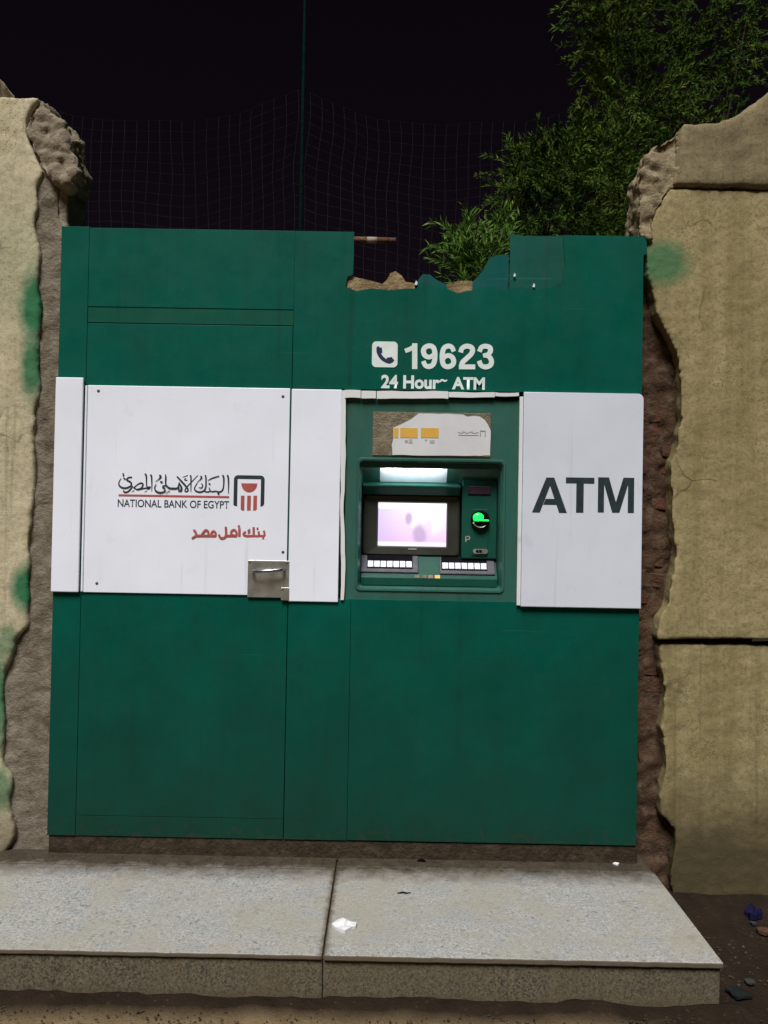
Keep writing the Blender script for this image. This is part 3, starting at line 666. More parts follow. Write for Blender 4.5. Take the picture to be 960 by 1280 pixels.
g3 = [[(905,132,26),(912,165,26),(908,190,26),(845,190,26)], [(896,206,24),(898,224,24)], [(842,142,26),(843,190,26),(785,190,26)], [(828,96,24),(830,112,24)],
      [(782,92,28),(784,188,28)], [(784,190,26),(690,190,28),(660,168,26),(684,142,24)], [(738,112,16),(716,128,18),(738,142,18),(716,158,14)],
      [(612,104,30),(612,190,30)], [(598,82,14),(606,66,16),(616,80,14)], [(574,188,26),(578,150,26),(552,118,26),(520,132,26),(514,165,24),(544,182,22)],
      [(575,188,28),(452,188,28)], [(450,88,28),(452,180,28),(430,212,28),(390,214,28),(368,178,26)], [(326,188,26),(326,150,26),(296,134,24),(274,168,22),(300,186,24)],
      [(326,188,26),(120,186,26)], [(240,186,24),(240,140,26),(208,122,26),(166,166,22),(160,186,22)], [(68,120,24),(92,150,26),(92,186,26),(46,216,20)], [(90,186,26),(130,186,26)]]
strokes('arabic_slogan', g3, A3, yl, M_RED, wp, 0.10417/293)
# ATM in heavy capitals on the right cover: outlines in the cut of a bold grotesque
ya = YK - 0.0228
def glyph(name, pts, px0, px1, m, holes=None, parent=kio, py0=597.3, py1=641.0):
    rr = prect(px0, py0, px1, py1)
    return prism(name, [(rr[0] + x*(rr[1]-rr[0]), rr[2] + y*(rr[3]-rr[2])) for x, y in pts], ya, ya + 0.0014, m, parent)
glyph('letter_a', [(0, 0), (0.40, 1), (0.625, 1), (1, 0), (0.775, 0), (0.698, 0.225), (0.318, 0.225), (0.382, 0.395), (0.638, 0.395), (0.508, 0.765), (0.225, 0.0)], 664, 707.4, M_INK)
glyph('letter_t', [(0.37, 0), (0.63, 0), (0.63, 0.83), (1, 0.83), (1, 1), (0, 1), (0, 0.83), (0.37, 0.83)], 705.6, 741, M_INK)
glyph('letter_m', [(0, 0), (0.17, 0), (0.17, 0.80), (0.40, 0), (0.60, 0), (0.83, 0.80), (0.83, 0), (1, 0), (1, 1), (0.70, 1), (0.50, 0.30), (0.30, 1), (0, 1)], 745.6, 790.5, M_INK)
# telephone number and opening hours
yt = YK - 0.0012
DIG = {'1': [[(.40, 0.045, .2), (.40, .955, .2)], [(.40, .90, .16), (.28, .80, .17), (.12, .72, .17)]],
       '2': [[(.085, .70, .18), (.13, .83, .18), (.27, .905, .19), (.42, .86, .19), (.465, .73, .19), (.40, .57, .19), (.25, .40, .19), (.13, .25, .19), (.10, .10, .15)], [(.06, .09, .185), (.51, .09, .185)]],
       '3': [[(.085, .73, .18), (.14, .86, .18), (.27, .905, .19), (.41, .85, .19), (.43, .72, .19), (.36, .59, .17), (.22, .545, .15)], [(.24, .54, .15), (.39, .49, .18), (.465, .31, .19), (.42, .15, .19), (.27, .09, .19), (.13, .15, .18), (.075, .29, .18)]],
       '6': [[(.455, .73, .17), (.40, .86, .18), (.28, .905, .19), (.15, .82, .19), (.095, .60, .19), (.095, .34, .19), (.15, .15, .19), (.28, .09, .19), (.42, .16, .19), (.465, .31, .19), (.41, .47, .19), (.28, .535, .18), (.16, .46, .16), (.11, .34, .14)]]}
DIG['9'] = [[(.56-x_, 1-y_, w_) for x_, y_, w_ in st_] for st_ in DIG['6']]
ds = []
for i_, ch_ in enumerate('19623'):
    x0_ = 502 + i_*23.6
    ds += [[(x0_ + x_*38.5 + (1 if ch_ == '1' else 0), 461.2 - y_*31.8 + i_*0.12, w_*33) for x_, y_, w_ in st_] for st_ in DIG[ch_]]
strokes('phone_number', ds, k2, yt, M_LW, kio, 1/293)
text_part('opening_hours', '24 Hour', prect(476.5, 469, 549.5, 486), yt, M_LW, kio, 0.035)
text_part('opening_hours', 'ATM', prect(565, 471.5, 606, 487), yt, M_LW, kio, 0.035)
strokes('opening_hours', [[(549.5, 477.2, 2.2), (552.5, 475.0, 2.4), (556, 476.3, 2.4), (558.6, 475.2, 1.5)]], k2, yt, M_LW, kio, 1/293)
ri = prect(465, 427, 497, 459.2)
ic = prism('phone_icon', rrect(ri[0], ri[1], ri[2], ri[3], 0.018, 5), YK - 0.0022, YK - 0.0006, M_LW, kio)
strokes('handset', [[(474, 436.5, 7), (474.5, 440, 7)], [(472.6, 434, 3.4), (473.2, 440, 5.0), (476.5, 446.5, 4.6), (481.5, 450.6, 4.6), (487, 452.2, 5), (491.5, 450, 3.4)], [(485.5, 450.5, 7), (489, 450.0, 7)]], k2, YK - 0.0026, M_NAVY, ic, 1/293)

# ------------------------------------------------------------------ the cash machine set into the kiosk
M_F = m_green('machine_green', (0.022, 0.118, 0.098), 0.3, 0.24, False, 0.4)
M_FD = m_green('machine_green_dark', (0.006, 0.07, 0.05), 0.1, 0.3, False)
M_BEZ = m_plain('bezel_grey', (0.030, 0.034, 0.026), 0.4, 0, 0.4, 12)
M_BLK = m_plain('black_plastic', (0.006, 0.005, 0.008), 0.8, 0, 0.25, 30, 0.04)
M_KEYH = m_plain('keypad_steel', (0.085, 0.085, 0.10), 0.6, 0.2, 0.3, 30, 0.15)
M_KEY = m_plain('key_cap', (0.72, 0.73, 0.76), 0.35)
M_PAPER = m_plain('sticker_paper', (0.58, 0.585, 0.60), 0.55, 0, 0.1, 8)
M_GLUEY = m_core('glue_residue', (0.22, 0.185, 0.125), (0.15, 0.125, 0.085), (0.27, 0.24, 0.18), 22)
M_ORANGE = m_plain('orange_print', (0.62, 0.36, 0.055), 0.5, 0, 0.08)
M_GREYP = m_plain('grey_print', (0.30, 0.29, 0.29), 0.6)
atm = thing('cash_machine', 'green cash machine with lit screen set into the kiosk front', 'cash machine', (X(540), YK + 0.1, Z(752, 540)))
YF_ = YK + 0.006
fx0, fx1, fz0, fz1 = prect(431, 498.5, 650.5, 756)
ix0, ix1, iz0, iz1 = prect(445, 573.5, 631.5, 740)
def ring(x0, x1, z0, z1, r, y): return [(x, y, z) for x, z in rrect(x0, x1, z0, z1, r, 6)]
e_ = 0.006
loft('fascia', [ring(fx0, fx1, fz0, fz1, 0.004, YF_ + 0.22), ring(fx0, fx1, fz0, fz1, 0.004, YF_ + 0.003), ring(fx0 + 0.003, fx1 - 0.003, fz0 + 0.003, fz1 - 0.003, 0.004, YF_),
                ring(ix0 - 0.001, ix1 + 0.001, iz0 - 0.001, iz1 + 0.001, 0.020, YF_), ring(ix0 + 0.002, ix1 - 0.002, iz0 + 0.002, iz1 - 0.002, 0.020, YF_ - 0.006), ring(ix0 + 0.010, ix1 - 0.010, iz0 + 0.010, iz1 - 0.010, 0.018, YF_ - 0.005),
                ring(ix0 + 0.018, ix1 - 0.018, iz0 + 0.018, iz1 - 0.018, 0.016, YF_ + 0.02), ring(ix0 + 0.024, ix1 - 0.024, iz0 + 0.022, iz1 - 0.022, 0.014, YF_ + 0.19)], M_F, atm)
def wedge(name, x0, x1, prof, m, parent, bev=0.003):
    """a bar running across the recess, profile given as (y, z)"""
    bm = bmesh.new(); a = [bm.verts.new((x0, y, z)) for y, z in prof]; b = [bm.verts.new((x1, y, z)) for y, z in prof]; n_ = len(prof)
    bm.faces.new(a); bm.faces.new(b[::-1])
    for i in range(n_): bm.faces.new((a[i], a[(i+1) % n_], b[(i+1) % n_], b[i]))
    if bev: bmesh.ops.bevel(bm, geom=bm.edges[:], offset=bev, segments=2, affect='EDGES', profile=0.5)
    return bm_obj(name, bm, m, parent)
jx0, jx1 = ix0 + 0.021, ix1 - 0.021
Zm = lambda py: Z(py, 540)
zt_, zh0, zh1 = iz1 - 0.019, Zm(585), Zm(602)
hood = wedge('hood', jx0, jx1, [(YF_ + 0.022, zt_), (YF_ + 0.022, zh0), (YF_ + 0.034, zh0), (YF_ + 0.038, zh0 + 0.016), (YF_ + 0.062, zh0 + 0.016), (YF_ + 0.115, zh1), (YF_ + 0.18, zh1), (YF_ + 0.18, zt_)], M_F, atm, 0.0015)
# a lamp bar tucked up behind the lip of the hood shines on a pale reflector
wedge('reflector', X(474), X(560), [(YF_ + 0.060, zh0 + 0.0145), (YF_ + 0.112, zh1 + 0.003), (YF_ + 0.1135, zh1 + 0.0025), (YF_ + 0.0635, zh0 + 0.0145)], m_plain('reflector_white', (0.72, 0.76, 0.8), 0.5, 0, 0.1), hood, 0.0)
wedge('lamp_bar', X(478), X(556), [(YF_ + 0.040, zh0 + 0.0155), (YF_ + 0.040, zh0 + 0.008), (YF_ + 0.049, zh0 + 0.008), (YF_ + 0.049, zh0 + 0.0155)], m_emit('lamp_lit', (0.84, 0.92, 1.0), 60.0), hood, 0.0)
wedge('visor', jx0 + 0.003, X(577), [(YF_ + 0.055, Zm(606)), (YF_ + 0.055, Zm(608.5)), (YF_ + 0.10, Zm(618)), (YF_ + 0.18, Zm(618)), (YF_ + 0.18, zh1 - 0.001), (YF_ + 0.10, zh1 - 0.001)], M_FD, atm, 0.002)
bz = [(x, YF_ + 0.115, z) for x, z in rrect(X(453), X(578), Zm(696), Zm(618.5), 0.016, 6)]
cx_, cz_ = X(516.5), Zm(655.6)
sc_r = prect(472, 627.6, 561, 684)
scr = loft('screen_bezel', [[(x, YF_ + 0.18, z) for x, _, z in bz], [(x, YF_ + 0.112, z) for x, _, z in bz], [(x*0.97 + cx_*0.03, YF_ + 0.108, z*0.97 + cz_*0.03) for x, _, z in bz],
                 [(x, YF_ + 0.112, z) for x, z in rrect(sc_r[0] - 0.004, sc_r[1] + 0.004, sc_r[2] - 0.004, sc_r[3] + 0.004, 0.004, 6)], [(x, YF_ + 0.121, z) for x, z in rrect(sc_r[0] + 0.001, sc_r[1] - 0.001, sc_r[2] + 0.001, sc_r[3] - 0.001, 0.003, 6)]], M_BEZ, atm)
def screen_mat():
    n = N('screen_lit')
    sx, sz = (sc_r[0]+sc_r[1])/2, (sc_r[2]+sc_r[3])/2; wx, wz = (sc_r[1]-sc_r[0])/2, (sc_r[3]-sc_r[2])/2
    x, y, z = n.xyz()
    v = n.math('DIVIDE', n.math('SUBTRACT', z, sz), wz); u = n.math('DIVIDE', n.math('SUBTRACT', x, sx), wx)
    c = n.mix(n.ramp(n.math('ADD', n.math('MULTIPLY', v, 0.5), 0.5), (0.0, 0.0), (0.8, 1.0)), (0.72, 0.45, 0.78), (0.86, 0.74, 0.90))
    lf = n.ramp(n.math('ADD', n.math('MULTIPLY', u, 0.5), 0.5), (0.05, 1.0), (0.5, 0.0))
    c = n.mix(n.math('MULTIPLY', lf, 0.55), c, (0.44, 0.36, 0.64))
    c = n.mix(n.ramp(v, (0.68, 0.0), (0.78, 1.0)), c, (1.0, 0.94, 0.97))            # title band
    def bl(x_, z_, rx, rz, lo_, hi_, col, s_):
        return n.math('MULTIPLY', n.ramp(n.math('ADD', n.spot(sx + x_*wx, 0, sz + z_*wz, rx*wx, rz*wz), n.math('MULTIPLY', n.math('SUBTRACT', n.noise(60, 3), 0.5), 0.25)), (lo_, 0.0), (hi_, 1.0)), s_)
    c = n.mix(bl(0.55, 0.25, 0.55, 0.95, 0.15, 0.6, 0, 0.8), c, (0.98, 0.86, 0.93))
    c = n.mix(bl(0.05, 0.15, 0.22, 0.5, 0.2, 0.6, 0, 0.7), c, (0.95, 0.82, 0.90))
    c = n.mix(bl(-0.10, 0.28, 0.17, 0.45, 0.2, 0.6, 0, 0.7), c, (0.36, 0.26, 0.42))
    c = n.mix(bl(0.22, -0.45, 0.34, 0.75, 0.2, 0.6, 0, 0.75), c, (0.40, 0.29, 0.46))
    c = n.mix(bl(0.48, -0.1, 0.22, 0.7, 0.2, 0.7, 0, 0.5), c, (0.66, 0.42, 0.6))
    c = n.mix(n.ramp(n.math('MULTIPLY', v, -1.0), (0.76, 0.0), (0.84, 0.7)), c, (0.95, 0.85, 0.95))
    n.fin((0.02, 0.02, 0.02), 0.15); n.put(n.b.inputs['Emission Color'], c); n.b.inputs['Emission Strength'].default_value = 1.2
    return n.m
sr = mesh_obj('screen', [(sc_r[0]-.002, YF_ + 0.1205, sc_r[2]-.002), (sc_r[1]+.002, YF_ + 0.1205, sc_r[2]-.002), (sc_r[1]+.002, YF_ + 0.1205, sc_r[3]+.002), (sc_r[0]-.002, YF_ + 0.1205, sc_r[3]+.002)], [(0, 1, 2, 3)], screen_mat(), scr)
p = prect(511, 686.5, 522, 688.3); box('maker_mark', p[0], p[1], YF_ + 0.108, YF_ + 0.1105, p[2], p[3], M_GREYP, scr, 0.0)
# right-hand column: receipt slot, card reader, small sensors
p = prect(580, 599, 626, 700)
colm = box('side_column', p[0], jx1 - 0.001, YF_ + 0.085, YF_ + 0.185, p[2], p[3], M_FD, atm, 0.006, 3)
p = prect(588, 606.5, 617, 617); box('receipt_slot', p[0], p[1], YF_ + 0.078, YF_ + 0.087, p[2], p[3], m_plain('slot_purple', (0.035, 0.014, 0.03), 0.4), colm, 0.003)
p = prect(592.5, 636, 613.5, 696); box('reader_plate', p[0], p[1], YF_ + 0.081, YF_ + 0.086, p[2], p[3], M_FD, colm, 0.002)
rc = k2(603, 649.5)
def ringxy(r, y, s=24): return [(rc[0] + r*math.cos(2*math.pi*i/s), y, rc[1] + r*math.sin(2*math.pi*i/s)) for i in range(s)]
rd = loft('card_reader', [ringxy(0.041, YF_ + 0.084), ringxy(0.041, YF_ + 0.064), ringxy(0.037, YF_ + 0.058), ringxy(0.033, YF_ + 0.058), ringxy(0.031, YF_ + 0.064)], M_BLK, atm, True, False)
q0 = k2(594, 645); 
bm = bmesh.new(); bmesh.ops.create_icosphere(bm, subdivisions=2, radius=1.0)
bmesh.ops.scale(bm, vec=(0.024, 0.010, 0.019), verts=bm.verts); bmesh.ops.translate(bm, vec=(rc[0] - 0.010, YF_ + 0.060, rc[1] + 0.011), verts=bm.verts)
bm_obj('green_light', bm, m_emit('reader_green', (0.004, 0.75, 0.05), 3.2, (0.01, 0.3, 0.05)), rd, True)
box('card_slot', rc[0] - 0.030, rc[0] + 0.036, YF_ + 0.050, YF_ + 0.064, rc[1] - 0.007, rc[1] + 0.001, m_emit('slot_green', (0.004, 0.7, 0.05), 1.2, (0.02, 0.3, 0.08)), rd, 0.002)
tube('chrome_rim', [(rc[0] + 0.034*math.cos(t), YF_ + 0.0585, rc[1] + 0.034*math.sin(t)) for t in [RAD(200 + 14*i) for i in range(9)]], 0.0028, M_STEEL, rd, 6)
p = prect(594, 687, 613, 693.2)
sn = prism('sensor_plate', rrect(p[0], p[1], p[2], p[3], (p[3]-p[2])*0.49, 5), YF_ + 0.076, YF_ + 0.0815, M_STEEL, colm)
for px in (599.5, 603.5): 
    s_ = k2(px, 690); box('sensor_eye', s_[0] - 0.006, s_[0] + 0.006, YF_ + 0.0745, YF_ + 0.0765, s_[1] - 0.006, s_[1] + 0.006, M_BLK, sn, 0.001)
p = k2(586, 672.5); strokes('contactless_mark', [[(585, 678, 1.3), (585, 671, 1.3)], [(585, 671.5, 1.3), (589, 671, 1.3), (590, 674, 1.3), (586, 675, 1.3)]], k2, YF_ + 0.0842, M_GREYP, colm, 1/293)
# sloping shelf with two key blocks
zA, zB = Zm(697), Zm(724)
yA, yB = YF_ + 0.115, YF_ + 0.045
sh = wedge('shelf', jx0, jx1, [(yA, zA), (yB, zB), (yB, iz0 + 0.02), (YF_ + 0.186, iz0 + 0.02), (YF_ + 0.186, zA)], M_FD, atm, 0.003)
sdir = Vector((0, yB - yA, zB - zA)); sn_ = Vector((0, sdir.z, -sdir.y)).normalized()
if sn_.y > 0: sn_ = -sn_
def on_shelf(px, t, h):
    q = Vector((X(px, 710), yA, zA)) + sdir*t + sn_*h; return q
def shelf_box(name, pxa, pxb, ta, tb, ha, hb, m, parent, bev=0.002):
    bm = bmesh.new(); v8 = [bm.verts.new(on_shelf(px, t, h)) for h in (ha, hb) for px, t in ((pxa, ta), (pxb, ta), (pxb, tb), (pxa, tb))]
    for f in ((0,1,2,3),(4,5,6,7),(0,1,5,4),(1,2,6,5),(2,3,7,6),(3,0,4,7)): bm.faces.new([v8[i] for i in f])
    if bev: bmesh.ops.bevel(bm, geom=bm.edges[:], offset=bev, segments=2, affect='EDGES', profile=0.5)
    return bm_obj(name, bm, m, parent)
for (a0, a1, kx0, kx1, tof) in ((450, 524, 458, 516.5, 0.0), (551, 622, 553.5, 612, 0.03)):
    kb = shelf_box('key_block', a0, a1, 0.02 + tof, 0.80 + tof, -0.004, 0.008, M_KEYH, atm, 0.004)
    shelf_box('key_recess', kx0, kx1, 0.03 + tof, 0.64 + tof, 0.006, 0.0095, M_BLK, kb, 0.001)
    n_ = 7; wd = (kx1 - kx0 - 1)/n_
    for i in range(n_):
        shelf_box('key', kx0 + 0.5 + i*wd + 0.5, kx0 + 0.5 + (i+1)*wd - 0.5, 0.32 + tof, 0.60 + tof, 0.008, 0.014, M_KEY, kb, 0.0015)
for i in range(4):
    shelf_box('small_label', 519 + i*8.6, 525.5 + i*8.6, 0.86, 1.0, -0.002, 0.0012, M_ORANGE if i == 3 else M_GLUEY, sh, 0.0)
# torn paper panel above the recess
p = prect(466, 515.5, 613.5, 570.5)
gp = box('label_plate', p[0], p[1], YF_ - 0.004, YF_ + 0.002, p[2], p[3], M_GLUEY, atm, 0.002)
pp = [(524, 516.6), (560, 517.3), (579, 518.2), (584, 520.8), (592, 520), (599.6, 520.6), (606, 525), (610, 531), (613.3, 538), (612.6, 569.3), (600, 569.8), (490.5, 568.8), (489.8, 556), (492, 543), (491.6, 534.5), (503, 529.5), (514, 524)]
pa = prism('torn_paper', rag([k2(*q) for q in pp], 0.02, 0.0022, 33.0), YF_ - 0.0065, YF_ - 0.0045, M_PAPER, gp)
for (a0, a1) in ((492.4, 498), (500.3, 522), (526, 548.3)):
    p = prect(a0, 535, a1, 547.3); box('orange_block', p[0], p[1], YF_ - 0.0078, YF_ - 0.0068, p[2], p[3], M_ORANGE, pa, 0.0)
for (a0, a1, b0, b1) in ((506, 510, 550, 553.5), (511, 515.5, 549, 554), (531, 534, 549, 551), (537, 543, 550, 554), (573, 598, 543.6, 544.4)):
    p = prect(a0, b0, a1, b1); box('faded_print', p[0], p[1], YF_ - 0.0076, YF_ - 0.0068, p[2], p[3], m_plain('faded_ink', (0.42, 0.40, 0.39), 0.6) if a0 < 560 else M_GREYP, pa, 0.0)
strokes('faded_print', [[(573, 540.5, 0.9), (577, 541.5, 0.9), (580, 540, 0.9), (584, 541.5, 0.9), (588, 540, 0.9), (592, 541.5, 0.9), (598, 540.6, 0.9)], [(578, 538.5, 0.7), (578.4, 541, 0.7)], [(590, 538.5, 0.7), (590.4, 541, 0.7)],
                        [(600.5, 545, 1.1), (600.5, 538.6, 1.1)], [(600.5, 538.6, 1.1), (606.5, 538.9, 1.1)], [(606.5, 539, 1.1), (606.5, 545, 1.1)]], k2, YF_ - 0.0072, M_GREYP, pa, 1/293)

# ------------------------------------------------------------------ net and its post behind the kiosk
M_NET = m_plain('net_cord', (0.020, 0.017, 0.019), 0.95)
M_POST = m_plain('post_green', (0.001, 0.012, 0.009), 0.95, 0, 0.6, 30, 0.02)
YN = 6.6
po = tube('net_post', [(at(377, 250, YN).x, YN - 0.05, -0.05), (at(377, 250, YN).x, YN - 0.05, 3.2), (at(377, 250, YN).x, YN - 0.05, 6.4)], [0.018, 0.015, 0.010], M_POST, None, 10)
tag(po, 'thin dark green post holding up the net behind the kiosk', 'post')
net = thing('sports_net', 'faint dark cord net hanging behind the kiosk roof', 'net', (-0.6, YN, 0))
top = [(40, 128), (90, 142), (150, 150), (240, 153), (300, 142), (345, 124), (376, 112), (410, 126), (470, 146), (560, 160), (660, 150), (760, 120)]
def topz(x):
    P = [at(a_, b_, YN) for a_, b_ in top]
    for a_, b_ in zip(P, P[1:]):
        if a_.x <= x <= b_.x:
            t = (x - a_.x)/(b_.x - a_.x); t = t*t*(3-2*t)*0.4 + t*0.6
            return a_.z + (b_.z - a_.z)*t
    return P[0].z if x < P[0].x else P[-1].z
xa, xb = at(42, 200, YN).x, at(758, 200, YN).x
CELL = 0.098; nu = int((xb-xa)/CELL); nv = 32
def npt(i, j):
    x = xa + (xb-xa)*i/nu; zt2 = topz(x)
    x2 = x + 0.03*noise.noise(Vector((i*0.22, j*0.2, 0))) + 0.012*j*noise.noise(Vector((i*0.1, 0, 4)))*0.4
    z = zt2 - CELL*0.93*j + 0.05*noise.noise(Vector((i*0.15, j*0.17, 8)))*min(1, j/3)
    return Vector((x2, YN + 0.12*noise.noise(Vector((i*0.12, j*0.06, 3))), z))
bm = bmesh.new()
for i in range(nu+1): tube_bm(bm, [npt(i, j) for j in range(nv+1)], 0.0011, 4, False)
for j in range(nv+1): tube_bm(bm, [npt(i, j) for i in range(nu+1)], 0.0017, 4, False)
bm_obj('mesh', bm, M_NET, net)
tube('top_rope', [npt(i, 0) for i in range(nu+1)], 0.0014, M_NET, net, 5)

# ------------------------------------------------------------------ foliage
def leaf_mat(name, a, b, c):
    n = N(name)
    col = n.mix(n.isl, a, b)
    col = n.mix(n.ramp(n.noise(2.2, 3), (0.42, 0.0), (0.66, 0.9)), col, c)
    n.fin(col, 0.75, spec=0.06); n.b.inputs['Subsurface Weight'].default_value = 0.0
    return n.m
M_LEAF = leaf_mat('leaf_green', (0.026, 0.082, 0.006), (0.12, 0.155, 0.03), (0.013, 0.034, 0.005))
M_LEAF2 = leaf_mat('leaf_bright', (0.045, 0.13, 0.012), (0.14, 0.20, 0.05), (0.05, 0.11, 0.02))
M_BARK = m_core('bark', (0.035, 0.028, 0.018), (0.025, 0.02, 0.013), (0.05, 0.04, 0.03), 12)
def spray(V, Fc, base, d, L, nl, ll, lw_):
    d = d.normalized(); side = d.cross(Vector((0, 0, 1)))
    if side.length < 0.1: side = Vector((1, 0, 0))
    side.normalize()
    for i in range(nl):
        t = (i + random.random())/nl
        p = base + d*L*t + Vector((0, 0, -0.25*L*t*t))
        a = random.uniform(0, 2*math.pi)
        o = (side*math.cos(a) + d.cross(side)*math.sin(a))
        ld = (d*random.uniform(0.5, 1.1) + o*random.uniform(0.4, 0.9) + Vector((0, 0, random.uniform(-0.1, 0.25)))).normalized()
        l = ll*random.uniform(0.6, 1.25); ww = lw_*random.uniform(0.7, 1.2)
        wv = ld.cross(Vector((random.uniform(-1, 1), random.uniform(-1, 1), random.uniform(-1, 1)))).normalized()*ww
        nb = len(V)
        V += [p, p + ld*l*0.45 + wv, p + ld*l - Vector((0, 0, l*0.12)), p + ld*l*0.45 - wv]
        Fc.append((nb, nb+1, nb+2, nb+3))
def crown(name, blobs, m, parent, ll, lw_, L, nl):
    V, Fc = [], []
    for (c, rx, ry, rz, ns) in blobs:
        for _ in range(ns):
            d = Vector((random.gauss(0, 1), random.gauss(0, 1), random.gauss(0, 1))).normalized()
            r = random.random()**0.42
            p = c + Vector((d.x*rx*r, d.y*ry*r, d.z*rz*r))
            p += noise.noise_vector(p*2.1)*0.12
            dd = (d*0.8 + Vector((random.gauss(0, .35), random.gauss(0, .35), random.gauss(0.25, .35))))
            kk = random.uniform(0.55, 1.35); spray(V, Fc, p, dd, L*random.uniform(0.5, 1.5), int(nl*random.uniform(0.5, 1.2)), ll*kk, lw_*kk)
    return mesh_obj(name, V, Fc, m, parent)
def P_(px, py, Y): return at(px, py, Y)
tr_base = Vector((2.35, 6.3, 0))
tree = thing('leafy_tree', 'tall fine leaved green tree rising behind the right wall', 'tree', tr_base)
bl = []
for (px, py, Y, r_, rz, ns) in ((690, 262, 5.5, 0.34, 0.40, 130), (745, 215, 5.6, 0.42, 0.40, 190), (665, 225, 5.5, 0.17, 0.18, 36), (800, 260, 5.8, 0.45, 0.5, 170), (700, 185, 5.6, 0.20, 0.16, 44),
                                (790, 130, 5.9, 0.36, 0.35, 140), (770, 55, 5.9, 0.24, 0.40, 90), (770, 5, 5.9, 0.30, 0.3, 70), (840, 60, 6.2, 0.48, 0.5, 120), (905, 100, 6.5, 0.55, 0.5, 70), (930, 10, 6.6, 0.6, 0.6, 70),
                                (860, -40, 6.4, 0.6, 0.5, 80), (1010, 40, 6.8, 0.7, 0.8, 60), (860, 180, 6.2, 0.45, 0.4, 80), (960, -110, 6.8, 0.8, 0.6, 100), (640, 310, 5.4, 0.2, 0.25, 55), (715, 330, 5.5, 0.45, 0.25, 70)):
    bl.append((P_(px, py, Y), r_, 0.5*r_ + 0.15, rz, ns))
crown('crown', bl, M_LEAF, tree, 0.048, 0.0046, 0.22, 72)
fork = Vector((2.2, 6.2, 2.4))
tube('trunk', [tr_base + Vector((0, 0, -0.1)), tr_base + Vector((0.02, 0, 0.9)), tr_base + Vector((-0.08, 0, 1.7)), fork, Vector((2.15, 6.3, 3.6)), Vector((2.3, 6.4, 4.8))], [0.13, 0.11, 0.10, 0.085, 0.06, 0.02], M_BARK, tree, 9)
for (c, rx, ry, rz, ns) in bl:
    if c.z < 2.6: continue
    q = fork.lerp(c, 0.5) + Vector((0, 0, -0.12 + 0.1*random.random()))
    tube('limb', [fork + Vector((0, 0, min(1.6, max(0, c.z-3.6)))), q, q.lerp(c, 0.6), q.lerp(c, 0.9)], [0.020, 0.010, 0.005, 0.002], M_BARK, tree, 5)
# the sprig standing behind the torn gap
sb = Vector((P_(592, 300, 4.75).x, 4.75, 0))
shrub = thing('shrub', 'bright green bushy sprig showing through the torn gap in the kiosk top', 'shrub', sb)
bl = [(P_(590, 330, 4.75), 0.14, 0.14, 0.14, 46), (P_(582, 305, 4.75), 0.11, 0.1, 0.12, 26), (P_(612, 335, 4.75), 0.13, 0.12, 0.16, 34), (P_(600, 372, 4.75), 0.2, 0.15, 0.15, 30), (P_(625, 300, 4.8), 0.08, 0.08, 0.12, 14)]
V, Fc = [], []
for (c, rx, ry, rz, ns) in bl:
    for _ in range(ns):
        d = Vector((random.gauss(0, 1), random.gauss(0, 1), random.gauss(0, 1))).normalized()*random.random()**0.5
        p = c + Vector((d.x*rx, d.y*ry, d.z*rz))
        spray(V, Fc, p, Vector((d.x*0.9 - 0.15, d.y, 0.8 + random.gauss(0, .3))), 0.17, 20, 0.066, 0.0056)
mesh_obj('foliage', V, Fc, M_LEAF2, shrub)
for (c, rx, ry, rz, ns) in bl:
    tube('stem', [sb + Vector((random.uniform(-.05, .05), random.uniform(-.05, .05), -0.05)), sb.lerp(c, 0.5) + Vector((random.uniform(-.05, .05), 0, 0)), c, c + Vector((-0.02, 0, 0.08))], [0.016, 0.012, 0.007, 0.003], M_BARK, shrub, 6)

# ------------------------------------------------------------------ litter
def on_plane(px, py, z):
    d = ROT @ Vector(((px - 480)/F, (640 - py)/F, -1.0)); t = (z - CAM_H)/d.z
    return Vector((d.x*t, d.y*t, z))
def scrap(name, px, py, z, outl, thick, m, label, cat, wav=0.006, seed=0, group=None):
    """crumpled flat scrap: outline in metres (x to the right, y away), domed and creased"""
    c = on_plane(px, py, z); bm = bmesh.new()
    n_ = len(outl)
    def hh(x, y): return wav*(0.6 + noise.noise(Vector((x*45 + seed, y*45, seed))))
    rings = []
    for s in (1.0, 0.62, 0.28):
        rings.append([bm.verts.new((c.x + x*s, c.y + y*s, z + (0.0012 if s == 1 else 0) + hh(x*s, y*s)*(1.6 - s) + thick)) for x, y in outl])
    ctr = bm.verts.new((c.x, c.y, z + hh(0, 0)*1.6 + thick))
    bot = [bm.verts.new((c.x + x, c.y + y, z + 0.0004)) for x, y in outl]
    for a, b in zip(rings, rings[1:]):
        for j in range(n_): bm.faces.new((a[j], a[(j+1) % n_], b[(j+1) % n_], b[j]))
    for j in range(n_):
        bm.faces.new((rings[-1][j], rings[-1][(j+1) % n_], ctr)); bm.faces.new((bot[j], bot[(j+1) % n_], rings[0][(j+1) % n_], rings[0][j]))
    bm.faces.new(bot[::-1])
    o = bm_obj(name, bm, m); tag(o, label, cat, group); return o
M_SCRAP = m_plain('scrap_white', (0.62, 0.62, 0.64), 0.8, 0, 0.1)
M_CARD = m_plain('card_beige', (0.19, 0.15, 0.105), 0.8)
scrap('paper_scrap', 430.5, 1159, ZS + 0.003, [(-0.045, 0.004), (-0.03, 0.03), (-0.008, 0.042), (0.010, 0.03), (0.03, 0.018), (0.042, 0.012), (0.040, -0.012), (0.026, -0.02), (0.004, -0.045), (-0.012, -0.034), (-0.03, -0.018)], 0.006, M_SCRAP,
      'crumpled white paper scrap lying on the granite step beside its joint', 'paper', 0.012, 2.0)
c = on_plane(588, 1070, ZS + 0.003)
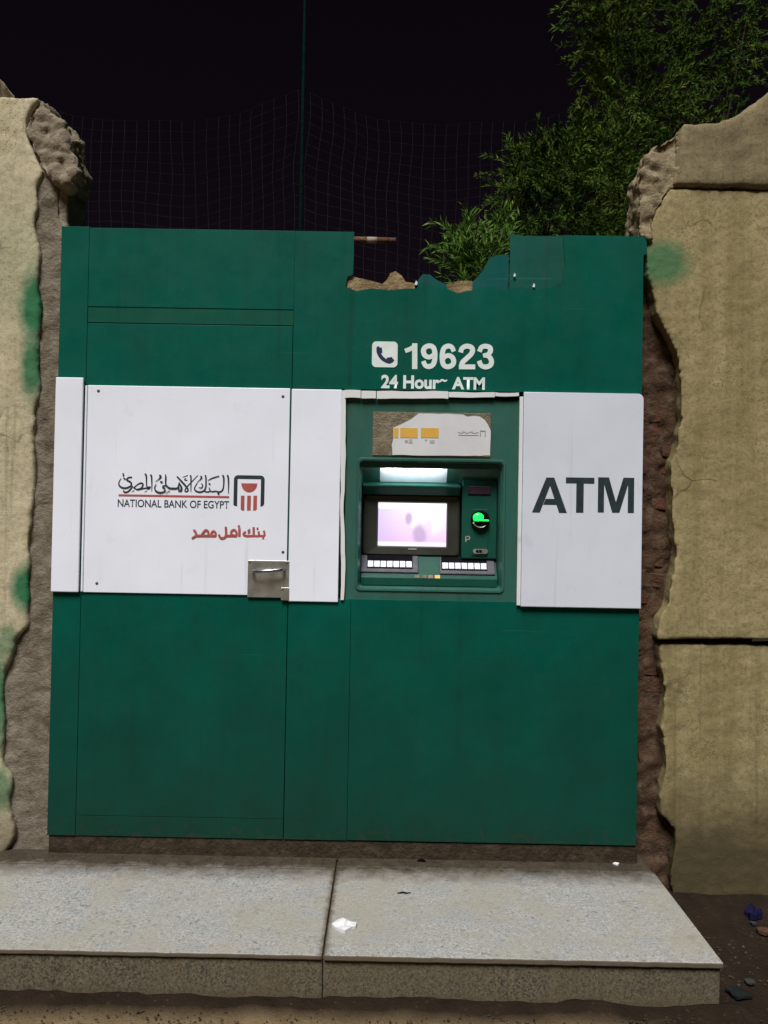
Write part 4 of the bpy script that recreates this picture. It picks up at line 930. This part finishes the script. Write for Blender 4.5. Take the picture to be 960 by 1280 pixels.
scrap('cardboard_piece', 588, 1071, ZS + 0.003, [(-0.06, 0.025), (0.055, 0.028), (0.062, -0.02), (-0.055, -0.024)], 0.004, M_CARD, 'flat beige cardboard piece at the foot of the green sheet', 'cardboard', 0.003, 4.0)
scrap('paper_crumb', 770, 1081, ZS + 0.003, [(-0.013, 0.004), (0.0, 0.012), (0.014, 0.002), (0.003, -0.012)], 0.004, M_SCRAP, 'tiny pale crumb near the right end of the granite step', 'crumb', 0.004, 6.0)
scrap('paper_crumb', 369, 1062, ZS + 0.002, [(-0.014, 0.004), (0.002, 0.012), (0.014, 0.0), (0.0, -0.008)], 0.004, M_SCRAP, 'tiny white crumb at the kiosk foot beside the door jamb', 'crumb', 0.004, 7.0)
c = on_plane(505, 1117, ZS + 0.003)
tw = tube('twig', [(c.x - 0.024, c.y - 0.004, ZS + 0.006), (c.x - 0.005, c.y + 0.003, ZS + 0.0065), (c.x + 0.01, c.y - 0.002, ZS + 0.006), (c.x + 0.026, c.y + 0.004, ZS + 0.0055)], [0.002, 0.0035, 0.003, 0.0015], M_BLK, None, 6)
tag(tw, 'short black twig lying on the granite step', 'twig')
c = on_plane(527, 1077, ZS + 0.003)
tw = tube('dead_leaf', [(c.x - 0.02, c.y, ZS + 0.006), (c.x, c.y + 0.002, ZS + 0.012), (c.x + 0.018, c.y - 0.006, ZS + 0.006)], [0.002, 0.008, 0.002], M_BLK, None, 6)
tag(tw, 'curled dark dead leaf near the kiosk foot', 'leaf')
blob = lambda r, s: [(r*math.cos(t)*(0.45 + 1.3*abs(noise.noise(Vector((t*2.3, s, 0))))), r*0.8*math.sin(t)*(0.45 + 1.3*abs(noise.noise(Vector((t*2.7, s, 4)))))) for t in [2*math.pi*i/11 for i in range(11)]]
M_BLUE = m_plain('blue_plastic', (0.008, 0.008, 0.035), 0.8, 0, 0.25, 30, 0.1); M_ORS = m_plain('orange_wrapper', (0.07, 0.03, 0.016), 0.9); M_PALE = m_plain('pale_wrapper', (0.042, 0.04, 0.037), 0.9, 0, 0.25, 30, 0.1); M_TEALB = m_plain('dark_bag', (0.010, 0.014, 0.014), 0.9, 0, 0.25, 30, 0.1)
scrap('plastic_bag', 942, 1146, 0.01, blob(0.055, 1.0), 0.01, M_BLUE, 'crumpled dark blue plastic bag on the soil by the right wall', 'bag', 0.035, 8.0)
scrap('wrapper', 955, 1166, 0.01, blob(0.045, 2.0), 0.008, M_ORS, 'orange wrapper on the dark soil beside the blue bag', 'wrapper', 0.008, 9.0)
scrap('wrapper', 942, 1155, 0.012, blob(0.022, 3.0), 0.004, M_PALE, 'small pale grey wrapper between blue bag and orange wrapper', 'wrapper', 0.004, 10.0)
scrap('wrapper', 908, 1138, 0.01, blob(0.018, 4.0), 0.004, M_PALE, 'small pale scrap on the soil between the step and the blue bag', 'wrapper', 0.004, 11.0)
scrap('wrapper', 938, 1228, 0.01, blob(0.028, 5.0), 0.004, M_PALE, 'pale torn wrapper on the soil beside the front corner of the step', 'wrapper', 0.003, 12.0)
scrap('plastic_bag', 925, 1243, 0.008, blob(0.06, 6.0), 0.004, M_TEALB, 'dark greenish plastic bag flattened on soil at the front corner of the step', 'bag', 0.008, 13.0)

# ------------------------------------------------------------------ loose grit on the soil and against the kiosk foot
random.seed(21)
V, Fc = [], []
def grit(x, y, z, r):
    b = len(V)
    for (dx, dy, dz) in ((1,0,0),(-1,0,0),(0,1,0),(0,-1,0),(0,0,1),(0,0,-1)):
        q = r*random.uniform(0.6, 1.2); V.append((x + dx*q, y + dy*q, z + dz*q*0.7))
    for f in ((0,2,4),(2,1,4),(1,3,4),(3,0,4),(2,0,5),(1,2,5),(3,1,5),(0,3,5)): Fc.append(tuple(b + i for i in f))
for _ in range(900):
    x = random.uniform(1.16, 2.4); y = 3.26 - abs(random.gauss(0, 0.5))
    if y > 1.7: grit(x, y, 0.004, random.uniform(0.002, 0.008))
for _ in range(500): grit(random.uniform(-1.6, 1.1), 3.27 - abs(random.gauss(0, 0.045)), ZS + 0.0045, random.uniform(0.001, 0.0035))
for _ in range(600): grit(random.uniform(-1.7, 1.3), 2.50 - abs(random.gauss(0, 0.08)), 0.012, random.uniform(0.002, 0.006))
g = mesh_obj('grit', V, Fc, m_core('grit_stone', (0.07, 0.052, 0.036), (0.04, 0.03, 0.02), (0.12, 0.1, 0.075), 40))
g['kind'] = 'stuff'; g['label'] = 'scattered small stones and grit on the soil and along the kiosk foot'; g['category'] = 'grit'
